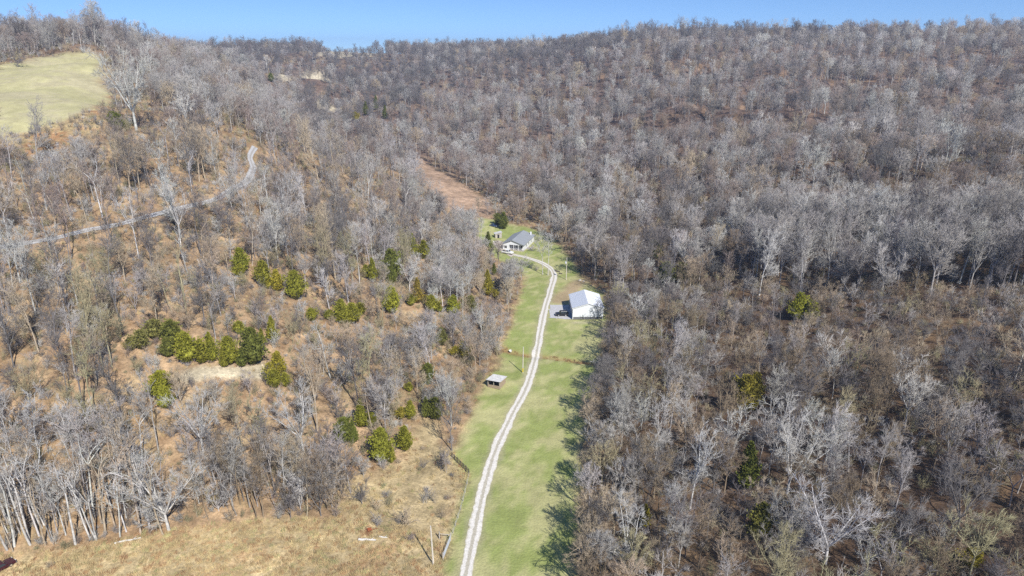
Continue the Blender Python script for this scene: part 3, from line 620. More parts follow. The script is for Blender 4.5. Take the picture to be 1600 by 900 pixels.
ok = (rp.uniform(size=len(X)) < dens) & (sM > np.where(X > 0, 1.0, 2.2)) & (sC > 1) & (sPa > 3) & (sSt > 1.0) & (sDi > 2.5) & (dDr > 4) & (dTr > 2.8) & ~((X > 15) & (X < 35) & (Y > 219) & (Y < 243))
yard = [ground_at(*p) for p in ((752, 356), (768, 344), (805, 352), (845, 364), (868, 385), (872, 430), (790, 425), (760, 395))]
ok &= ~((sdf(yard, X, Y) < 2))
for t in TREES+CEDARS+SHRUBS:
    rad_ = 1.6 if t.get('stand') or t.get('fringe') else (4.2 if t['kind'] == 'oak' else 2.6)*max(t['s'], .6); ok &= np.hypot(X-t['x'], Y-t['y']) > rad_
STUFF = []                                               # the rest of the wood: (x, y, kind, var, scale, tone, rot)
ids = np.nonzero(ok)[0]; hm = []
for i in ids:
    x, y, px, py, dp = X[i], Y[i], PXX[i], PYY[i], DEP[i]; u = rg.random(); far = dp > 420
    if sSt[i] < 14 and px < 560 and py > 700: kind, s, tone = ('forest' if u < .35 else 'pole'), rg.uniform(.6, .85), rg.choice(('grey', 'tan', 'pale grey'))
    elif sSl[i] < 0: kind, s, tone = 'young', rg.uniform(.5, .8), 'grey'
    elif sSc[i] < 0: kind, s, tone = 'young', rg.uniform(.5, .9), 'reddish brown'
    elif x < -8 and py > 225 and px < 640:               # left slope
        kind = 'forest' if u < .34 else ('young' if u < .76 else ('pole' if u < .9 else 'broad'))
        s = {'forest': rg.uniform(.85, 1.25), 'young': rg.uniform(.6, 1.1), 'pole': rg.uniform(.9, 1.25), 'broad': rg.uniform(.6, .9)}[kind]
        tone = rg.choice(('grey', 'olive tan', 'tan', 'pale grey', 'dark grey')) if py > 420 else rg.choice(('grey', 'tan', 'reddish brown', 'pale grey', 'dark grey'))
    elif x < -8 and py > 380:
        kind = 'forest' if u < .4 else ('young' if u < .7 else 'broad'); s = {'forest': rg.uniform(.65, .9), 'young': rg.uniform(.8, 1.2), 'broad': rg.uniform(.6, .85)}[kind]; tone = rg.choice(('pale grey', 'grey', 'tan', 'grey'))
    elif px > 1080 and 462 < py < 590:                   # low scrub in front of the tall stand
        kind = 'young' if u < .85 else 'forest'; s = rg.uniform(.5, .9) if kind == 'young' else rg.uniform(.5, .7); tone = rg.choice(('tan', 'tan', 'reddish brown', 'dark grey', 'grey'))
    elif px > 860 and py > 470 and dp < 330:             # scrubby younger wood on the right, near
        pale = n2[i] > .25
        kind = 'young' if u < (.35 if pale else .62) else ('forest' if u < .82 else 'broad'); s = {'young': rg.uniform(.85, 1.4), 'forest': rg.uniform(.62, .88), 'broad': rg.uniform(.6, .85)}[kind]
        tone = rg.choice(('pale grey', 'grey', 'pale grey', 'tan')) if pale else rg.choice(('tan', 'grey', 'dark grey', 'olive tan', 'grey', 'dark tan'))
        if sM[i] < 9: kind = 'dome' if u < .6 else 'young'; s = rg.uniform(.62, .82) if kind == 'dome' else rg.uniform(.8, 1.15)
    else:
        kind = 'dome' if u < .24 else ('broad' if u < .52 else ('forest' if u < .88 else 'young')); s = {'forest': rg.uniform(.7, 1.1), 'broad': rg.uniform(.65, 1.1), 'dome': rg.uniform(.6, 1.1), 'young': rg.uniform(.9, 1.4)}[kind]
        v = n1[i]*.7+rg.uniform(-1, 1); tone = 'pale grey' if v > .85 else ('grey' if v > -.1 else ('reddish brown' if v > -.6 else rg.choice(('dark grey', 'tan'))))
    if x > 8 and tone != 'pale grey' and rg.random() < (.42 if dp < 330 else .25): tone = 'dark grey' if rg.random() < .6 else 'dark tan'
    if px > 1150 and 372 < py < 463: kind = 'forest' if u < .7 else 'broad'; s = rg.uniform(.95, 1.2); tone = rg.choice(('grey', 'dark grey', 'grey', 'pale grey'))
    if (dp > 800 or (470 < px < 660 and 105 < py < 220)) and rg.random() < .6: tone = 'dark grey'  # far and valley-head trees darker; the hollow's shade is put into their tone
    if dp > 300 and tone in ('tan', 'dark tan') and rg.random() < .35: tone = 'grey'
    if px < 210 and py < 112 and dp < 560: s *= 1.12
    if dp > 300: s *= rg.uniform(.9, 1.25)*(1.1 if dp > 700 else 1)
    hm.append(dict(x=x, y=y, kind=kind, var=rg.randrange(len(KINDS[kind])), s=s, tone=tone, note=None, rot=rg.uniform(0, 6.28)))
# the 300 bare trees that show largest become things of their own
def shown(t):
    z = float(grid_z(np.array([t['x']]), np.array([t['y']]))[0]); t['z'] = z
    h = KINDS[t['kind']][t['var']][3]*t['s']; t['h'] = h
    px, py, dp = [float(v) for v in proj(t['x'], t['y'], z)]; qx, qy, _ = [float(v) for v in proj(t['x'], t['y'], z+h)]
    t['px'], t['py'], t['dep'], t['tx'], t['ty'] = px, py, dp, qx, qy
    mx, my = (px+qx)/2, (py+qy)/2
    vis = dp > 20 and -5 < mx < 1605 and my < 895
    w = KINDS[t['kind']][t['var']][4]*t['s']*FPX/max(dp, 1)
    t['size'] = (py-qy)*w if vis else 0
    return t
for t in TREES+CEDARS+SHRUBS+hm: shown(t)
KEEP = [(t['px'], (t['py']+t['ty'])/2, t['dep'], (.92 if t['px'] > 230 else .3) if t['px'] < 800 else .5) for t in CEDARS]
KEEP += [(a, b, 1e9, .82) for a, b in ((660, 262), (680, 272), (700, 285), (720, 298), (745, 315), (765, 328), (735, 322), (690, 292), (715, 305), (760, 335), (672, 285), (440, 125), (470, 124), (500, 124), (500, 164), (520, 170), (545, 86), (20, 195), (45, 212), (75, 200), (110, 196), (135, 188), (100, 215), (60, 190), (100, 180), (140, 172), (165, 150), (10, 222), (60, 215), (120, 200), (150, 190), (30, 222), (90, 205), (164, 110), (170, 170), (28, 96))]
KEEP += [(a, b, 1e9, 1.0) for a, b in ((215, 160), (235, 175), (195, 175), (222, 205), (1437, 40), (1500, 36))]
KEEP += [(*[float(v) for v in proj(q[0], q[1], float(grid_z(np.array([q[0]]), np.array([q[1]]))[0]))[:2]], 1e9, .40) for q in spline(TRACK, 9.0)]
KEEP += [(a, b, 1e9, .97) for a, b in ((805, 375), (815, 385), (790, 385), (790, 395), (800, 395), (770, 595), (765, 603), (915, 480), (940, 490), (780, 365), (771, 353), (845, 408), (860, 425), (350, 578), (400, 577), (300, 585))]
_hm = []
for t in hm:
    drop = False; w = KINDS[t['kind']][t['var']][4]*t['s']*FPX/max(t['dep'], 1)*.42
    for a, b, dp_, pr in KEEP:
        if t['dep'] < dp_-2 and abs(t['px']+(t['tx']-t['px'])*.7-a) < w and t['ty'] < b < t['py'] and rg.random() < pr: drop = True; break
    if not drop: _hm.append(t)
hm = _hm
hm.sort(key=lambda t: -t['size'])
NT = 300-len(TREES)
TREES += hm[:NT]; STUFF += hm[NT:]
# ------------------------------------------------------------------ planting
def empty(name, loc, rotz=0, s=1.0, tl=0.0):
    o = bpy.data.objects.new(name, None); COL.objects.link(o); o.location = loc; o.rotation_euler = (0, tl, rotz); o.scale = (s,)*3
    o.empty_display_size = .2; return o
PROTO = {}
def place(t, name, label, cat, group, color):
    vm = KINDS[t['kind']][t['var']]; key = (name, t['kind'], t['var'])
    loc = (t['x'], t['y'], t['z'])
    if key not in PROTO:
        o = empty(name, loc); a = obj('trunk' if t['kind'] != 'shrub' else 'stems', vm[0], o); b = obj('crown' if t['kind'] != 'shrub' else 'twigs', vm[1], o); PROTO[key] = (o, a, b)
    else:
        src = PROTO[key]; o, a, b = (q.copy() for q in src)
        for q in (o, a, b): COL.objects.link(q)
        a.parent = o; b.parent = o
    o.location = loc; o.rotation_euler = (0, 0, t['rot']); o.scale = (t['s'],)*3
    tag(o, label, cat, group)
    a['tint'] = tuple(float(c) for c in color[0]); b['tint'] = tuple(float(c) for c in color[1])
    return o
def bark_of(tone, r):
    c = TINTS[tone]; c1 = vary(c, r); k = {'pale grey': 1.12, 'grey': 1.0}.get(tone, .95)
    return tuple(q*k for q in c1), c1
def scatter(name, meshes, pts, rots, scls, tints, var):
    src = bpy.data.collections.new(name+'_sources')
    for i, me in enumerate(meshes):
        src.objects.link(bpy.data.objects.new('%s_source_%02d' % (name, i), me))
    me = bpy.data.meshes.new(name); n = len(pts); me.vertices.add(n); me.vertices.foreach_set('co', np.array(pts, np.float32).ravel())
    for an, ty, fld, dat in (('rot', 'FLOAT_VECTOR', 'vector', np.array(rots, np.float32)), ('scl', 'FLOAT', 'value', np.array(scls, np.float32)), ('tint', 'FLOAT_COLOR', 'color', np.c_[np.array(tints), np.ones(n)].astype(np.float32)), ('var', 'INT', 'value', np.array(var, np.int32))):
        a = me.attributes.new(an, ty, 'POINT'); a.data.foreach_set(fld, dat.ravel())
    o = obj(name, me, None, (), 'stuff')
    g = bpy.data.node_groups.new(name+'_scatter', 'GeometryNodeTree')
    g.interface.new_socket('Geometry', in_out='INPUT', socket_type='NodeSocketGeometry'); g.interface.new_socket('Geometry', in_out='OUTPUT', socket_type='NodeSocketGeometry')
    N = g.nodes.new; i = N('NodeGroupInput'); q = N('NodeGroupOutput'); ip = N('GeometryNodeInstanceOnPoints'); ci = N('GeometryNodeCollectionInfo')
    ci.inputs['Collection'].default_value = src; ci.inputs['Separate Children'].default_value = True; ci.inputs['Reset Children'].default_value = True
    def at(nm, ty):
        a = N('GeometryNodeInputNamedAttribute'); a.data_type = ty; a.inputs['Name'].default_value = nm; return a.outputs['Attribute']
    L = g.links; L.new(i.outputs[0], ip.inputs['Points']); L.new(ci.outputs[0], ip.inputs['Instance']); ip.inputs['Pick Instance'].default_value = True
    L.new(at('var', 'INT'), ip.inputs['Instance Index'])
    e2r = N('FunctionNodeEulerToRotation'); L.new(at('rot', 'FLOAT_VECTOR'), e2r.inputs[0]); L.new(e2r.outputs[0], ip.inputs['Rotation'])
    L.new(at('scl', 'FLOAT'), ip.inputs['Scale']); L.new(ip.outputs[0], q.inputs[0])
    m = o.modifiers.new('scatter', 'NODES'); m.node_group = g
    return o
# ------------------------------------------------------------------ what sets each tree apart
ORD = ['nearest', 'second nearest', 'third nearest', 'fourth nearest', 'fifth nearest', 'sixth nearest', 'seventh nearest', 'eighth nearest', 'ninth nearest', 'tenth nearest', 'eleventh nearest', 'twelfth nearest', 'thirteenth nearest', 'fourteenth nearest', 'fifteenth nearest']
NTH = ['first', 'second', 'third', 'fourth', 'fifth', 'sixth', 'seventh', 'eighth', 'ninth', 'tenth', 'eleventh', 'twelfth', 'thirteenth', 'fourteenth', 'fifteenth']
FORM = {'forest': 'tall tree', 'broad': 'spreading tree', 'dome': 'round-crowned tree', 'oak': 'wide-limbed tree', 'pole': 'slender tree', 'young': 'low many-stemmed tree'}
MARKS = [(6, 880, 'the maroon car'), (574, 844, 'the long white log'), (577, 832, 'the rusty implement'), (676, 880, 'the straw field pole'), (700, 858, 'the pipe gate'), (720, 728, 'the board fence'), (770, 605, 'the plank shed'), (817, 581, 'the meadow pole'), (797, 549, 'the white tub'), (918, 499, 'the white garage'), (884, 437, 'the transformer pole'), (805, 390, 'the house'),
    (155, 722, 'the dense grey oak'), (318, 708, 'the twisted pale oak'), (264, 828, 'the broad pale oak'), (474, 706, 'the white fan-shaped oak'), (566, 788, 'the low forked tree'), (160, 340, 'the twin-trunked white tree'), (283, 385, 'the tall white multi-trunk tree'), (640, 455, 'the fan-limbed white tree'),
    (1230, 770, 'the lowest big white-limbed tree'), (1290, 880, 'the white-limbed tree at the wood foot'), (936, 660, 'the round tan tree facing the shed'), (958, 850, 'the broad tan meadow-edge tree'), (975, 885, 'the pale many-limbed meadow-edge tree'),
    (413, 448, 'the cedar clump under the gravel track'), (272, 545, 'the left end of the cedar row'), (332, 566, 'the pointed cedar of the cedar row'), (397, 570, 'the tallest cedar of the cedar row'), (437, 588, 'the leaning yellow-green cedar'), (255, 622, 'the bright lone cedar'), (543, 506, 'the mid slope cedar pair'), (612, 440, 'the big dark cedar'), (613, 490, 'the bright cedar below it'), (709, 492, 'the bright cedar by the orange patch'), (762, 462, 'the tall cedar below the house'),
    (597, 722, 'the egg-shaped cedar'), (538, 692, 'the wide dark cedar'), (634, 704, 'the pointed cedar at the clearing'), (681, 655, 'the blue-dark meadow-edge cedar'), (669, 595, 'the blue-dark cedar above the shed'),
    (1245, 500, 'the brightest cedar in the wood'), (1163, 645, 'the tall olive cedar in the wood'), (1010, 497, 'the small green cedar past the garage'), (1040, 446, 'the wide dark cedar past the garage'), (1165, 765, 'the dark pointed cedar in the wood'), (1186, 845, 'the shaded cedar at the wood foot'), (1515, 885, 'the yellowish cedar at the far foot'), (1007, 825, 'the tiny yellow cedar'), (318, 590, 'the dirt strip')]
MARKS = [(px, py, *ground_at(px, py), nm.replace(' below it', ' under the fan-limbed tree')) for px, py, nm in MARKS]
cells = {}
stand = sorted((t for t in TREES if t.get('stand')), key=lambda t: -(t['py']+.10*t['px']))
for i in range(4):
    row = stand[i*len(stand)//4:(i+1)*len(stand)//4]; row.sort(key=lambda t: t['px']); h = (len(row)+1)//2
    for j, t in enumerate(row):
        half = 'car half' if j < h else 'far half'; n_ = j if j < h else j-h
        t['label'] = '%s from the left, %s, %s of leaning trunk stand' % (NTH[n_], ('front row', 'second row', 'third row', 'rear row')[i], half)
for t in TREES:
    if t.get('stand'): continue
    if t['note']: t['label'] = t['note']; continue
    best = min(MARKS, key=lambda m: math.hypot(m[2]-t['x'], m[3]-t['y'])); d = math.hypot(best[2]-t['x'], best[3]-t['y']); dx, dy = t['px']-best[0], t['py']-best[1]
    rel = ('right of' if dx > 0 else 'left of') if abs(dx) > 1.2*abs(dy) else ('in front of' if dy > 0 else 'behind')
    cells.setdefault((t['tone'], FORM[t['kind']], rel, best[4]), []).append((d, t))
for (tone, form, rel, nm), L_ in cells.items():
    L_.sort(key=lambda q: q[0])
    for i, (d, t) in enumerate(L_):
        t['label'] = '%s%s %s %s %s' % ((ORD[min(i, 14)]+' ') if len(L_) > 1 else '', tone, form, rel, nm)
print('LONG', [t['label'] for t in TREES if len(t['label'].split()) > 16])
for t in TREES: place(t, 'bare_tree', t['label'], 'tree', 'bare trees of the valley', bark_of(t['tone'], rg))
CTONE = dict(CT_TONE, mid=(.22, .215, .026))
for t in CEDARS: place(t, 'cedar_tree', t['note'], 'tree', 'evergreens among the bare trees', ((.25, .17, .12), vary(CTONE[t['tone']], rg, .1)))
for t in SHRUBS: place(t, 'shrub', t['note'], 'shrub', 'shrubs standing apart', bark_of(t['tone'], rg))

kinds = ('forest', 'broad', 'dome', 'oak', 'pole', 'young'); base = {}; allm = []
for k in kinds: base[k] = len(allm); allm += [v[2] for v in KINDS[k]]
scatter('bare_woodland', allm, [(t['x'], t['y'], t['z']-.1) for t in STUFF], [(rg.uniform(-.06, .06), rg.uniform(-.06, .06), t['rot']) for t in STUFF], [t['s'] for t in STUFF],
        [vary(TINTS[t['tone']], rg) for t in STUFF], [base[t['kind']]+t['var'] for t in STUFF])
# brush under the trees
BX, BY = jitter_grid(2.0, -330, 330, 70, 460); D = np.hypot(BX, BY)
bn, bn2 = nz(BX, BY, 8, .8), nz(BX, BY, 20, 1.2); bs = [sdf(q, BX, BY) for q in (MEADOW, CLEARING, PASTURE, STRAW, SLOPE, DIRT)]
den = np.where(BX < -8, .58+.26*bn, .45+.25*bn)
den = np.where((bs[4] < 0), .13, den); den = np.where(D > 330, den*.55, den)
k = (rp.uniform(size=len(BX)) < den) & (bs[0] > .8) & (bs[1] > 0) & (bs[2] > 0) & (bs[3] > .5) & (bs[5] > 1) & (dline(TRACK, BX, BY) > 2.3) & (dline(DRIVE, BX, BY) > 3.5) & (np.abs(BX) < .8*BY+70) & ~((BX > 16) & (BX < 35) & (BY > 220) & (BY < 243)) & (sdf(yard, BX, BY) > 1)
BX, BY, bn2 = BX[k], BY[k], bn2[k]; BZ = grid_z(BX, BY)
scatter('undergrowth', [v[2] for v in KINDS['shrub']], np.c_[BX, BY, BZ], [(0, 0, rg.uniform(0, 6.28)) for _ in BX], [rg.uniform(.4, 1.0)*(1.5 if rg.random() < .2 else 1) for _ in BX],
        [vary(TINTS[rg.choice(('tan', 'olive tan')) if rg.random() < .55+.3*b else rg.choice(('grey', 'reddish brown', 'pale grey', 'dark grey'))], rg, .2) for b in bn2], [rg.randrange(4) for _ in BX])
# tall dry grass
TX, TY = jitter_grid(.62, -130, 0, 78, 145); ts, tl = sdf(STRAW, TX, TY), sdf(SLOPE, TX, TY); tn = nz(TX, TY, 3, .4)
k = ((ts < .8) & (rp.uniform(size=len(TX)) < .62+.3*tn)) | ((tl < 1) & (rp.uniform(size=len(TX)) < .16+.2*tn)); TX, TY, tn = TX[k], TY[k], tn[k]
UX, UY = jitter_grid(2.1, -330, 20, 90, 420); us = np.minimum.reduce([sdf(q, UX, UY) for q in (MEADOW, PASTURE, STRAW, SLOPE, CLEARING)]); k = (us > 0) & (rp.uniform(size=len(UX)) < .45) & (UX < .1*UY-20) & (np.abs(UX) < .8*UY+50) & (dline(TRACK, UX, UY) > 2)
VX, VY = jitter_grid(.8, -20, 60, 150, 240); vd = dline(DITCH, VX, VY); kv = (vd < 1.2) & (dline(DRIVE, VX, VY) > 2.4) & (rp.uniform(size=len(VX)) < .45)
n_u, n_v = int(k.sum()), int(kv.sum()); TX, TY, tn = np.r_[TX, UX[k], VX[kv]], np.r_[TY, UY[k], VY[kv]], np.r_[tn, np.zeros(n_u+n_v)]
tc = []
for i in range(len(TX)):
    u = rg.random(); tc.append(vary((.50, .385, .20) if u < .6 else ((.40, .25, .13) if u < .85 else (.42, .38, .18)), rg, .15) if i < len(TX)-n_v else vary((.33, .2, .1), rg, .2))
scatter('tall_dry_grass', TUFTS, np.c_[TX, TY, grid_z(TX, TY)], [(rg.uniform(-.2, .2), rg.uniform(-.2, .2), rg.uniform(0, 6.28)) for _ in TX], [rg.uniform(.5, 1.15) for _ in TX], tc, [rg.randrange(3) for _ in TX])
print('PLANTS', len(TREES), len(CEDARS), len(SHRUBS), 'woodland', len(STUFF), 'brush', len(BX), 'tufts', len(TX))
# ------------------------------------------------------------------ built things
class PB(MB):
    def __init__(s): super().__init__()
    def box(s, x0, x1, y0, y1, z0, z1):
        b = len(s.v); s.v += [(x0, y0, z0), (x1, y0, z0), (x1, y1, z0), (x0, y1, z0), (x0, y0, z1), (x1, y0, z1), (x1, y1, z1), (x0, y1, z1)]
        s.f += [tuple(b+i for i in q) for q in ((0, 3, 2, 1), (4, 5, 6, 7), (0, 1, 5, 4), (1, 2, 6, 5), (2, 3, 7, 6), (3, 0, 4, 7))]; return s
    def prism(s, poly, a, b, ax='y'):                    # outline (u, z) extruded along an axis
        k = len(s.v); n = len(poly)
        for c in (a, b):
            for u, z in poly: s.v.append((u, c, z) if ax == 'y' else ((c, u, z) if ax == 'x' else (u, z, c)))
        s.f += [tuple(k+i for i in range(n)), tuple(k+n+i for i in reversed(range(n)))]
        s.f += [(k+i, k+n+i, k+n+(i+1) % n, k+(i+1) % n) for i in range(n)]; return s
    def slab(s, quad, th):                               # four corners, thickened along its normal
        q = [Vector(c) for c in quad]; n = (q[1]-q[0]).cross(q[3]-q[0]).normalized()*th; b = len(s.v)
        s.v += [tuple(c) for c in q]+[tuple(c+n) for c in q]
        s.f += [tuple(b+i for i in f) for f in ((3, 2, 1, 0), (4, 5, 6, 7), (0, 1, 5, 4), (1, 2, 6, 5), (2, 3, 7, 6), (3, 0, 4, 7))]; return s
    def ribbed(s, quad, pitch, depth):                   # corrugated sheet: ribs run from edge 0-1 to edge 3-2
        a, b, c, d = [Vector(q) for q in quad]; n = (b-a).cross(d-a).normalized(); k = max(1, int((b-a).length/pitch)); base = len(s.v); ts = []
        for i in range(k):
            for f, o in ((0, 0), (.62, 0), (.70, 1), (.92, 1)): ts.append(((i+f)/k, o))
        ts.append((1, 0))
        for t, o in ts:
            s.v.append(tuple(a.lerp(b, t)+n*depth*o)); s.v.append(tuple(d.lerp(c, t)+n*depth*o))
        s.f += [(base+2*i, base+2*i+2, base+2*i+3, base+2*i+1) for i in range(len(ts)-1)]; return s
    def disc(s, c, r, w, ax='y', n=14):
        b = len(s.v)
        for o in (-w/2, w/2):
            for i in range(n):
                a = 6.2832*i/n; u, v = math.cos(a)*r, math.sin(a)*r
                s.v.append((c[0]+u, c[1]+o, c[2]+v) if ax == 'y' else (c[0]+o, c[1]+u, c[2]+v))
        s.f += [tuple(b+i for i in range(n)), tuple(b+n+i for i in reversed(range(n)))]+[(b+i, b+n+i, b+n+(i+1) % n, b+(i+1) % n) for i in range(n)]; return s
    def out(s, name, m, parent=None, bevel=0.0):
        me = s.mesh(name, (m,), False); o = bpy.data.objects.new(name, me); COL.objects.link(o); o.parent = parent
        if bevel:
            md = o.modifiers.new('bevel', 'BEVEL'); md.width = bevel; md.segments = 2; md.limit_method = 'ANGLE'
        return o
def X_(n, c, **k): return mat(n, c, **k)
WHITE = X_('white_steel', (.74, .765, .79), rough=.42, spec=.4); GALV = X_('grey_blue_steel_roof', (.41, .44, .50), rough=.4, spec=.5); DKGREY = X_('charcoal_steel', (.16, .16, .17), rough=.5)
TRIM = X_('white_trim', (.82, .83, .84), rough=.5); GLASS = X_('window_glass', (.03, .04, .05), rough=.08, spec=.8); DARK = X_('dark_opening', (.02, .02, .022), rough=.9)
SHING = X_('grey_shingle', (.27, .285, .30), rough=.9, noise=.2, nscale=2.5); SIDING = X_('pale_siding', (.72, .73, .74), rough=.6, noise=.05, nscale=1.0); CONC = X_('concrete', (.5, .49, .47), rough=.9, noise=.1)
WOOD = X_('weathered_wood', (.36, .28, .20), rough=.9, noise=.3, nscale=4); WOODG = X_('grey_wood', (.42, .385, .34), rough=.9, noise=.25, nscale=3); TIN = X_('weathered_tin', (.60, .585, .56), rough=.55, metal=.0, noise=.15, nscale=1.3); RUST = X_('rust', (.30, .13, .06), rough=.85, noise=.3, nscale=6)
POLE = X_('pale_pole_wood', (.60, .55, .48), rough=.9, noise=.15, nscale=2); ORANGE = X_('orange_paint', (.34, .10, .04), rough=.6); GALVP = X_('galvanised_pipe', (.5, .53, .56), rough=.35, spec=.6); RUBBER = X_('tyre_rubber', (.025, .025, .027), rough=.8)
BLACKP = X_('black_paint', (.015, .016, .02), rough=.22, spec=.6); WHITEP = X_('white_paint', (.80, .80, .80), rough=.25, spec=.5); MAROON = X_('maroon_paint', (.055, .013, .02), rough=.22, spec=.6); BLUEP = X_('blue_paint', (.03, .07, .18), rough=.25, spec=.6)
CHROME = X_('chrome', (.7, .7, .7), rough=.2, metal=.8); LAMP = X_('lamp_lens', (.75, .75, .72), rough=.1, spec=.8); REDL = X_('tail_lens', (.45, .02, .02), rough=.2); TRANSF = X_('transformer_grey', (.60, .63, .66), rough=.5)
BIRCH = X_('bleached_log', (.58, .55, .50), rough=.8, noise=.12, nscale=5); STONE = X_('stone', (.42, .39, .35), rough=.9, noise=.2, nscale=4)

# --- white metal garage: gable end to the camera, doors on the drive side
gar = empty('garage', (26.9, 225.8, gz(26.9, 233)-.02)); tag(gar, 'white ribbed metal garage with grey roof slopes beside the gravel pad', 'garage')
HW, EV, RG, LN = 5.3, 4.5, 6.15, 14.2; SL = (RG-EV)/HW
w = PB().ribbed([(-HW, 0, .95), (0, 0, .95), (0, 0, RG-.03), (-HW, 0, EV-.03)], .3, .03).ribbed([(0, 0, .95), (HW, 0, .95), (HW, 0, EV-.03), (0, 0, RG-.03)], .3, .03)
w.ribbed([(HW, LN, .95), (0, LN, .95), (0, LN, RG-.03), (HW, LN, EV-.03)], .3, .03).ribbed([(0, LN, .95), (-HW, LN, .95), (-HW, LN, EV-.03), (0, LN, RG-.03)], .3, .03)
w.ribbed([(HW, 0, .95), (HW, LN, .95), (HW, LN, EV), (HW, 0, EV)], .3, .03).ribbed([(-HW, LN, .95), (-HW, 0, .95), (-HW, 0, EV), (-HW, LN, EV)], .3, .03); w.out('wall', WHITE, gar)
w = PB().ribbed([(-HW, -.012, 0), (HW, -.012, 0), (HW, -.012, .95), (-HW, -.012, .95)], .3, .03).ribbed([(HW, LN+.012, 0), (-HW, LN+.012, 0), (-HW, LN+.012, .95), (HW, LN+.012, .95)], .3, .03)
w.ribbed([(HW+.012, 0, 0), (HW+.012, LN, 0), (HW+.012, LN, .95), (HW+.012, 0, .95)], .3, .03).ribbed([(-HW-.012, LN, 0), (-HW-.012, 0, 0), (-HW-.012, 0, .95), (-HW-.012, LN, .95)], .3, .03); w.out('wainscot', DKGREY, gar)
O_ = .3
for sx, m in ((-1, GALV), (1, WHITE)):
    q = [(sx*(HW+O_), -O_, EV-SL*O_), (sx*(HW+O_), LN+O_, EV-SL*O_), (0, LN+O_, RG), (0, -O_, RG)]
    if sx < 0: q = [q[1], q[0], q[3], q[2]]
    rf = PB().ribbed(q, .3, .04).slab([(a, b, c-.06) for a, b, c in q], .05); rf.out('roof_slope', GALV, gar)
PB().prism([(-.22, RG-.02), (0, RG+.07), (.22, RG-.02)], -O_-.02, LN+O_+.02).out('ridge_cap', TRIM, gar)
for y in (-O_-.03, LN+O_+.01):
    b = PB()
    for sx in (-1, 1): b.slab([(sx*(HW+O_+.02), y, EV-SL*O_-.16), (sx*(HW+O_+.02), y+.03, EV-SL*O_-.16), (0, y+.03, RG-.14), (0, y, RG-.14)], -.2*sx if sx < 0 else .2)
    b.out('gable_trim', TRIM, gar)
b = PB()
for sx in (-1, 1):
    for y in (-.05, LN-.1): b.box(sx*HW-.09, sx*HW+.09, y, y+.15, .0, EV-.05)
b.out('corner_trim', TRIM, gar)
for sx in (-1, 1):
    x = sx*(HW+O_+.07); g = PB().box(x-.07, x+.07, -O_, LN+O_, EV-SL*O_-.2, EV-SL*O_-.08).out('gutter', TRIM, gar)
    for y in (.15, LN-.15): PB().box(sx*(HW+.12)-.04, sx*(HW+.12)+.04, y-.04, y+.04, .05, EV-SL*O_-.2).out('downpipe', TRIM, gar)
for y0, wd, hh in ((1.4, 3.4, 3.3), (5.8, 3.4, 3.3)):
    d = PB(); k = 5
    for i in range(k): d.box(-HW-.075, -HW-.03, y0, y0+wd, .04+i*hh/k, .02+(i+1)*hh/k)
    dd = d.out('overhead_door', TRIM, gar); f = PB().box(-HW-.1, -HW-.031, y0-.14, y0-.003, 0, hh+.14).box(-HW-.1, -HW-.031, y0+wd+.003, y0+wd+.14, 0, hh+.14).box(-HW-.1, -HW-.031, y0, y0+wd, hh+.024, hh+.14); f.out('door_frame', DKGREY, dd)
d = PB().box(-HW-.075, -HW-.03, 10.4, 11.35, .05, 2.1).out('door', TRIM, gar); PB().box(-HW-.13, -HW-.078, 11.15, 11.25, 1.0, 1.1).out('handle', CHROME, d)

# --- house: low gable towards the camera, porch under the right half of the front
HX, HY = -4.4, 316.0; hs = empty('house', (HX, HY, gz(1, 322)), R(-17)); tag(hs, 'low pale house with grey gable roof and dark front porch at the drive end', 'house')
HWd, HL, HE, HR = 10.2, 19.5, 3.1, 5.0; RX = 4.6
b = PB().prism([(0.0, -.4), (HWd, -.4), (HWd, HE), (RX, HR-.12), (0, HE)], 2.2, HL).prism([(0, -.4), (3.0, -.4), (3.0, HE+.85), (0, HE)], .05, 2.2).out('wall', SIDING, hs)
PB().prism([(3.02, 2.75), (HWd-.02, 2.75), (HWd-.02, HE), (RX, HR-.14), (3.02, HE+.85)], .12, .32).out('porch_gable', SIDING, hs)
for (xa, za, xb, zb) in ((-.55, HE-.25, RX, HR), (HWd+.5, HE-.22, RX, HR)):
    q = [(xa, -.45, za), (xb, -.45, zb), (xb, HL+.4, zb), (xa, HL+.4, za)]
    if xa > xb: q = [q[1], q[0], q[3], q[2]]
    rf = PB().slab(q, .14).out('roof_slope', SHING, hs)
    if xa > xb: PB().box(8.6, 9.3, 17.6, 18.3, 3.0, 5.1).out('chimney', SIDING, rf)
PB().prism([(RX-.18, HR+.06), (RX, HR+.2), (RX+.18, HR+.06)], -.47, HL+.42).out('ridge_cap', SHING, hs)
PB().box(3.0, HWd+.1, -.25, 2.2, -.35, .25).out('porch_floor', WOODG, hs)
for x in (3.15, 5.4, 7.7, 10.0): PB().box(x-.09, x+.09, 0, .18, .25, 2.75).out('porch_post', TRIM, hs)
PB().box(3.26, 5.3, .05, .11, .95, 1.03).box(5.5, 7.6, .05, .11, .95, 1.03).box(7.8, 9.9, .05, .11, .95, 1.03).out('porch_rail', TRIM, hs)
dr = PB().box(4.2, 5.15, 2.14, 2.19, .25, 2.35).out('door', DKGREY, hs); PB().box(5.0, 5.06, 2.06, 2.13, 1.2, 1.3).out('handle', CHROME, dr)
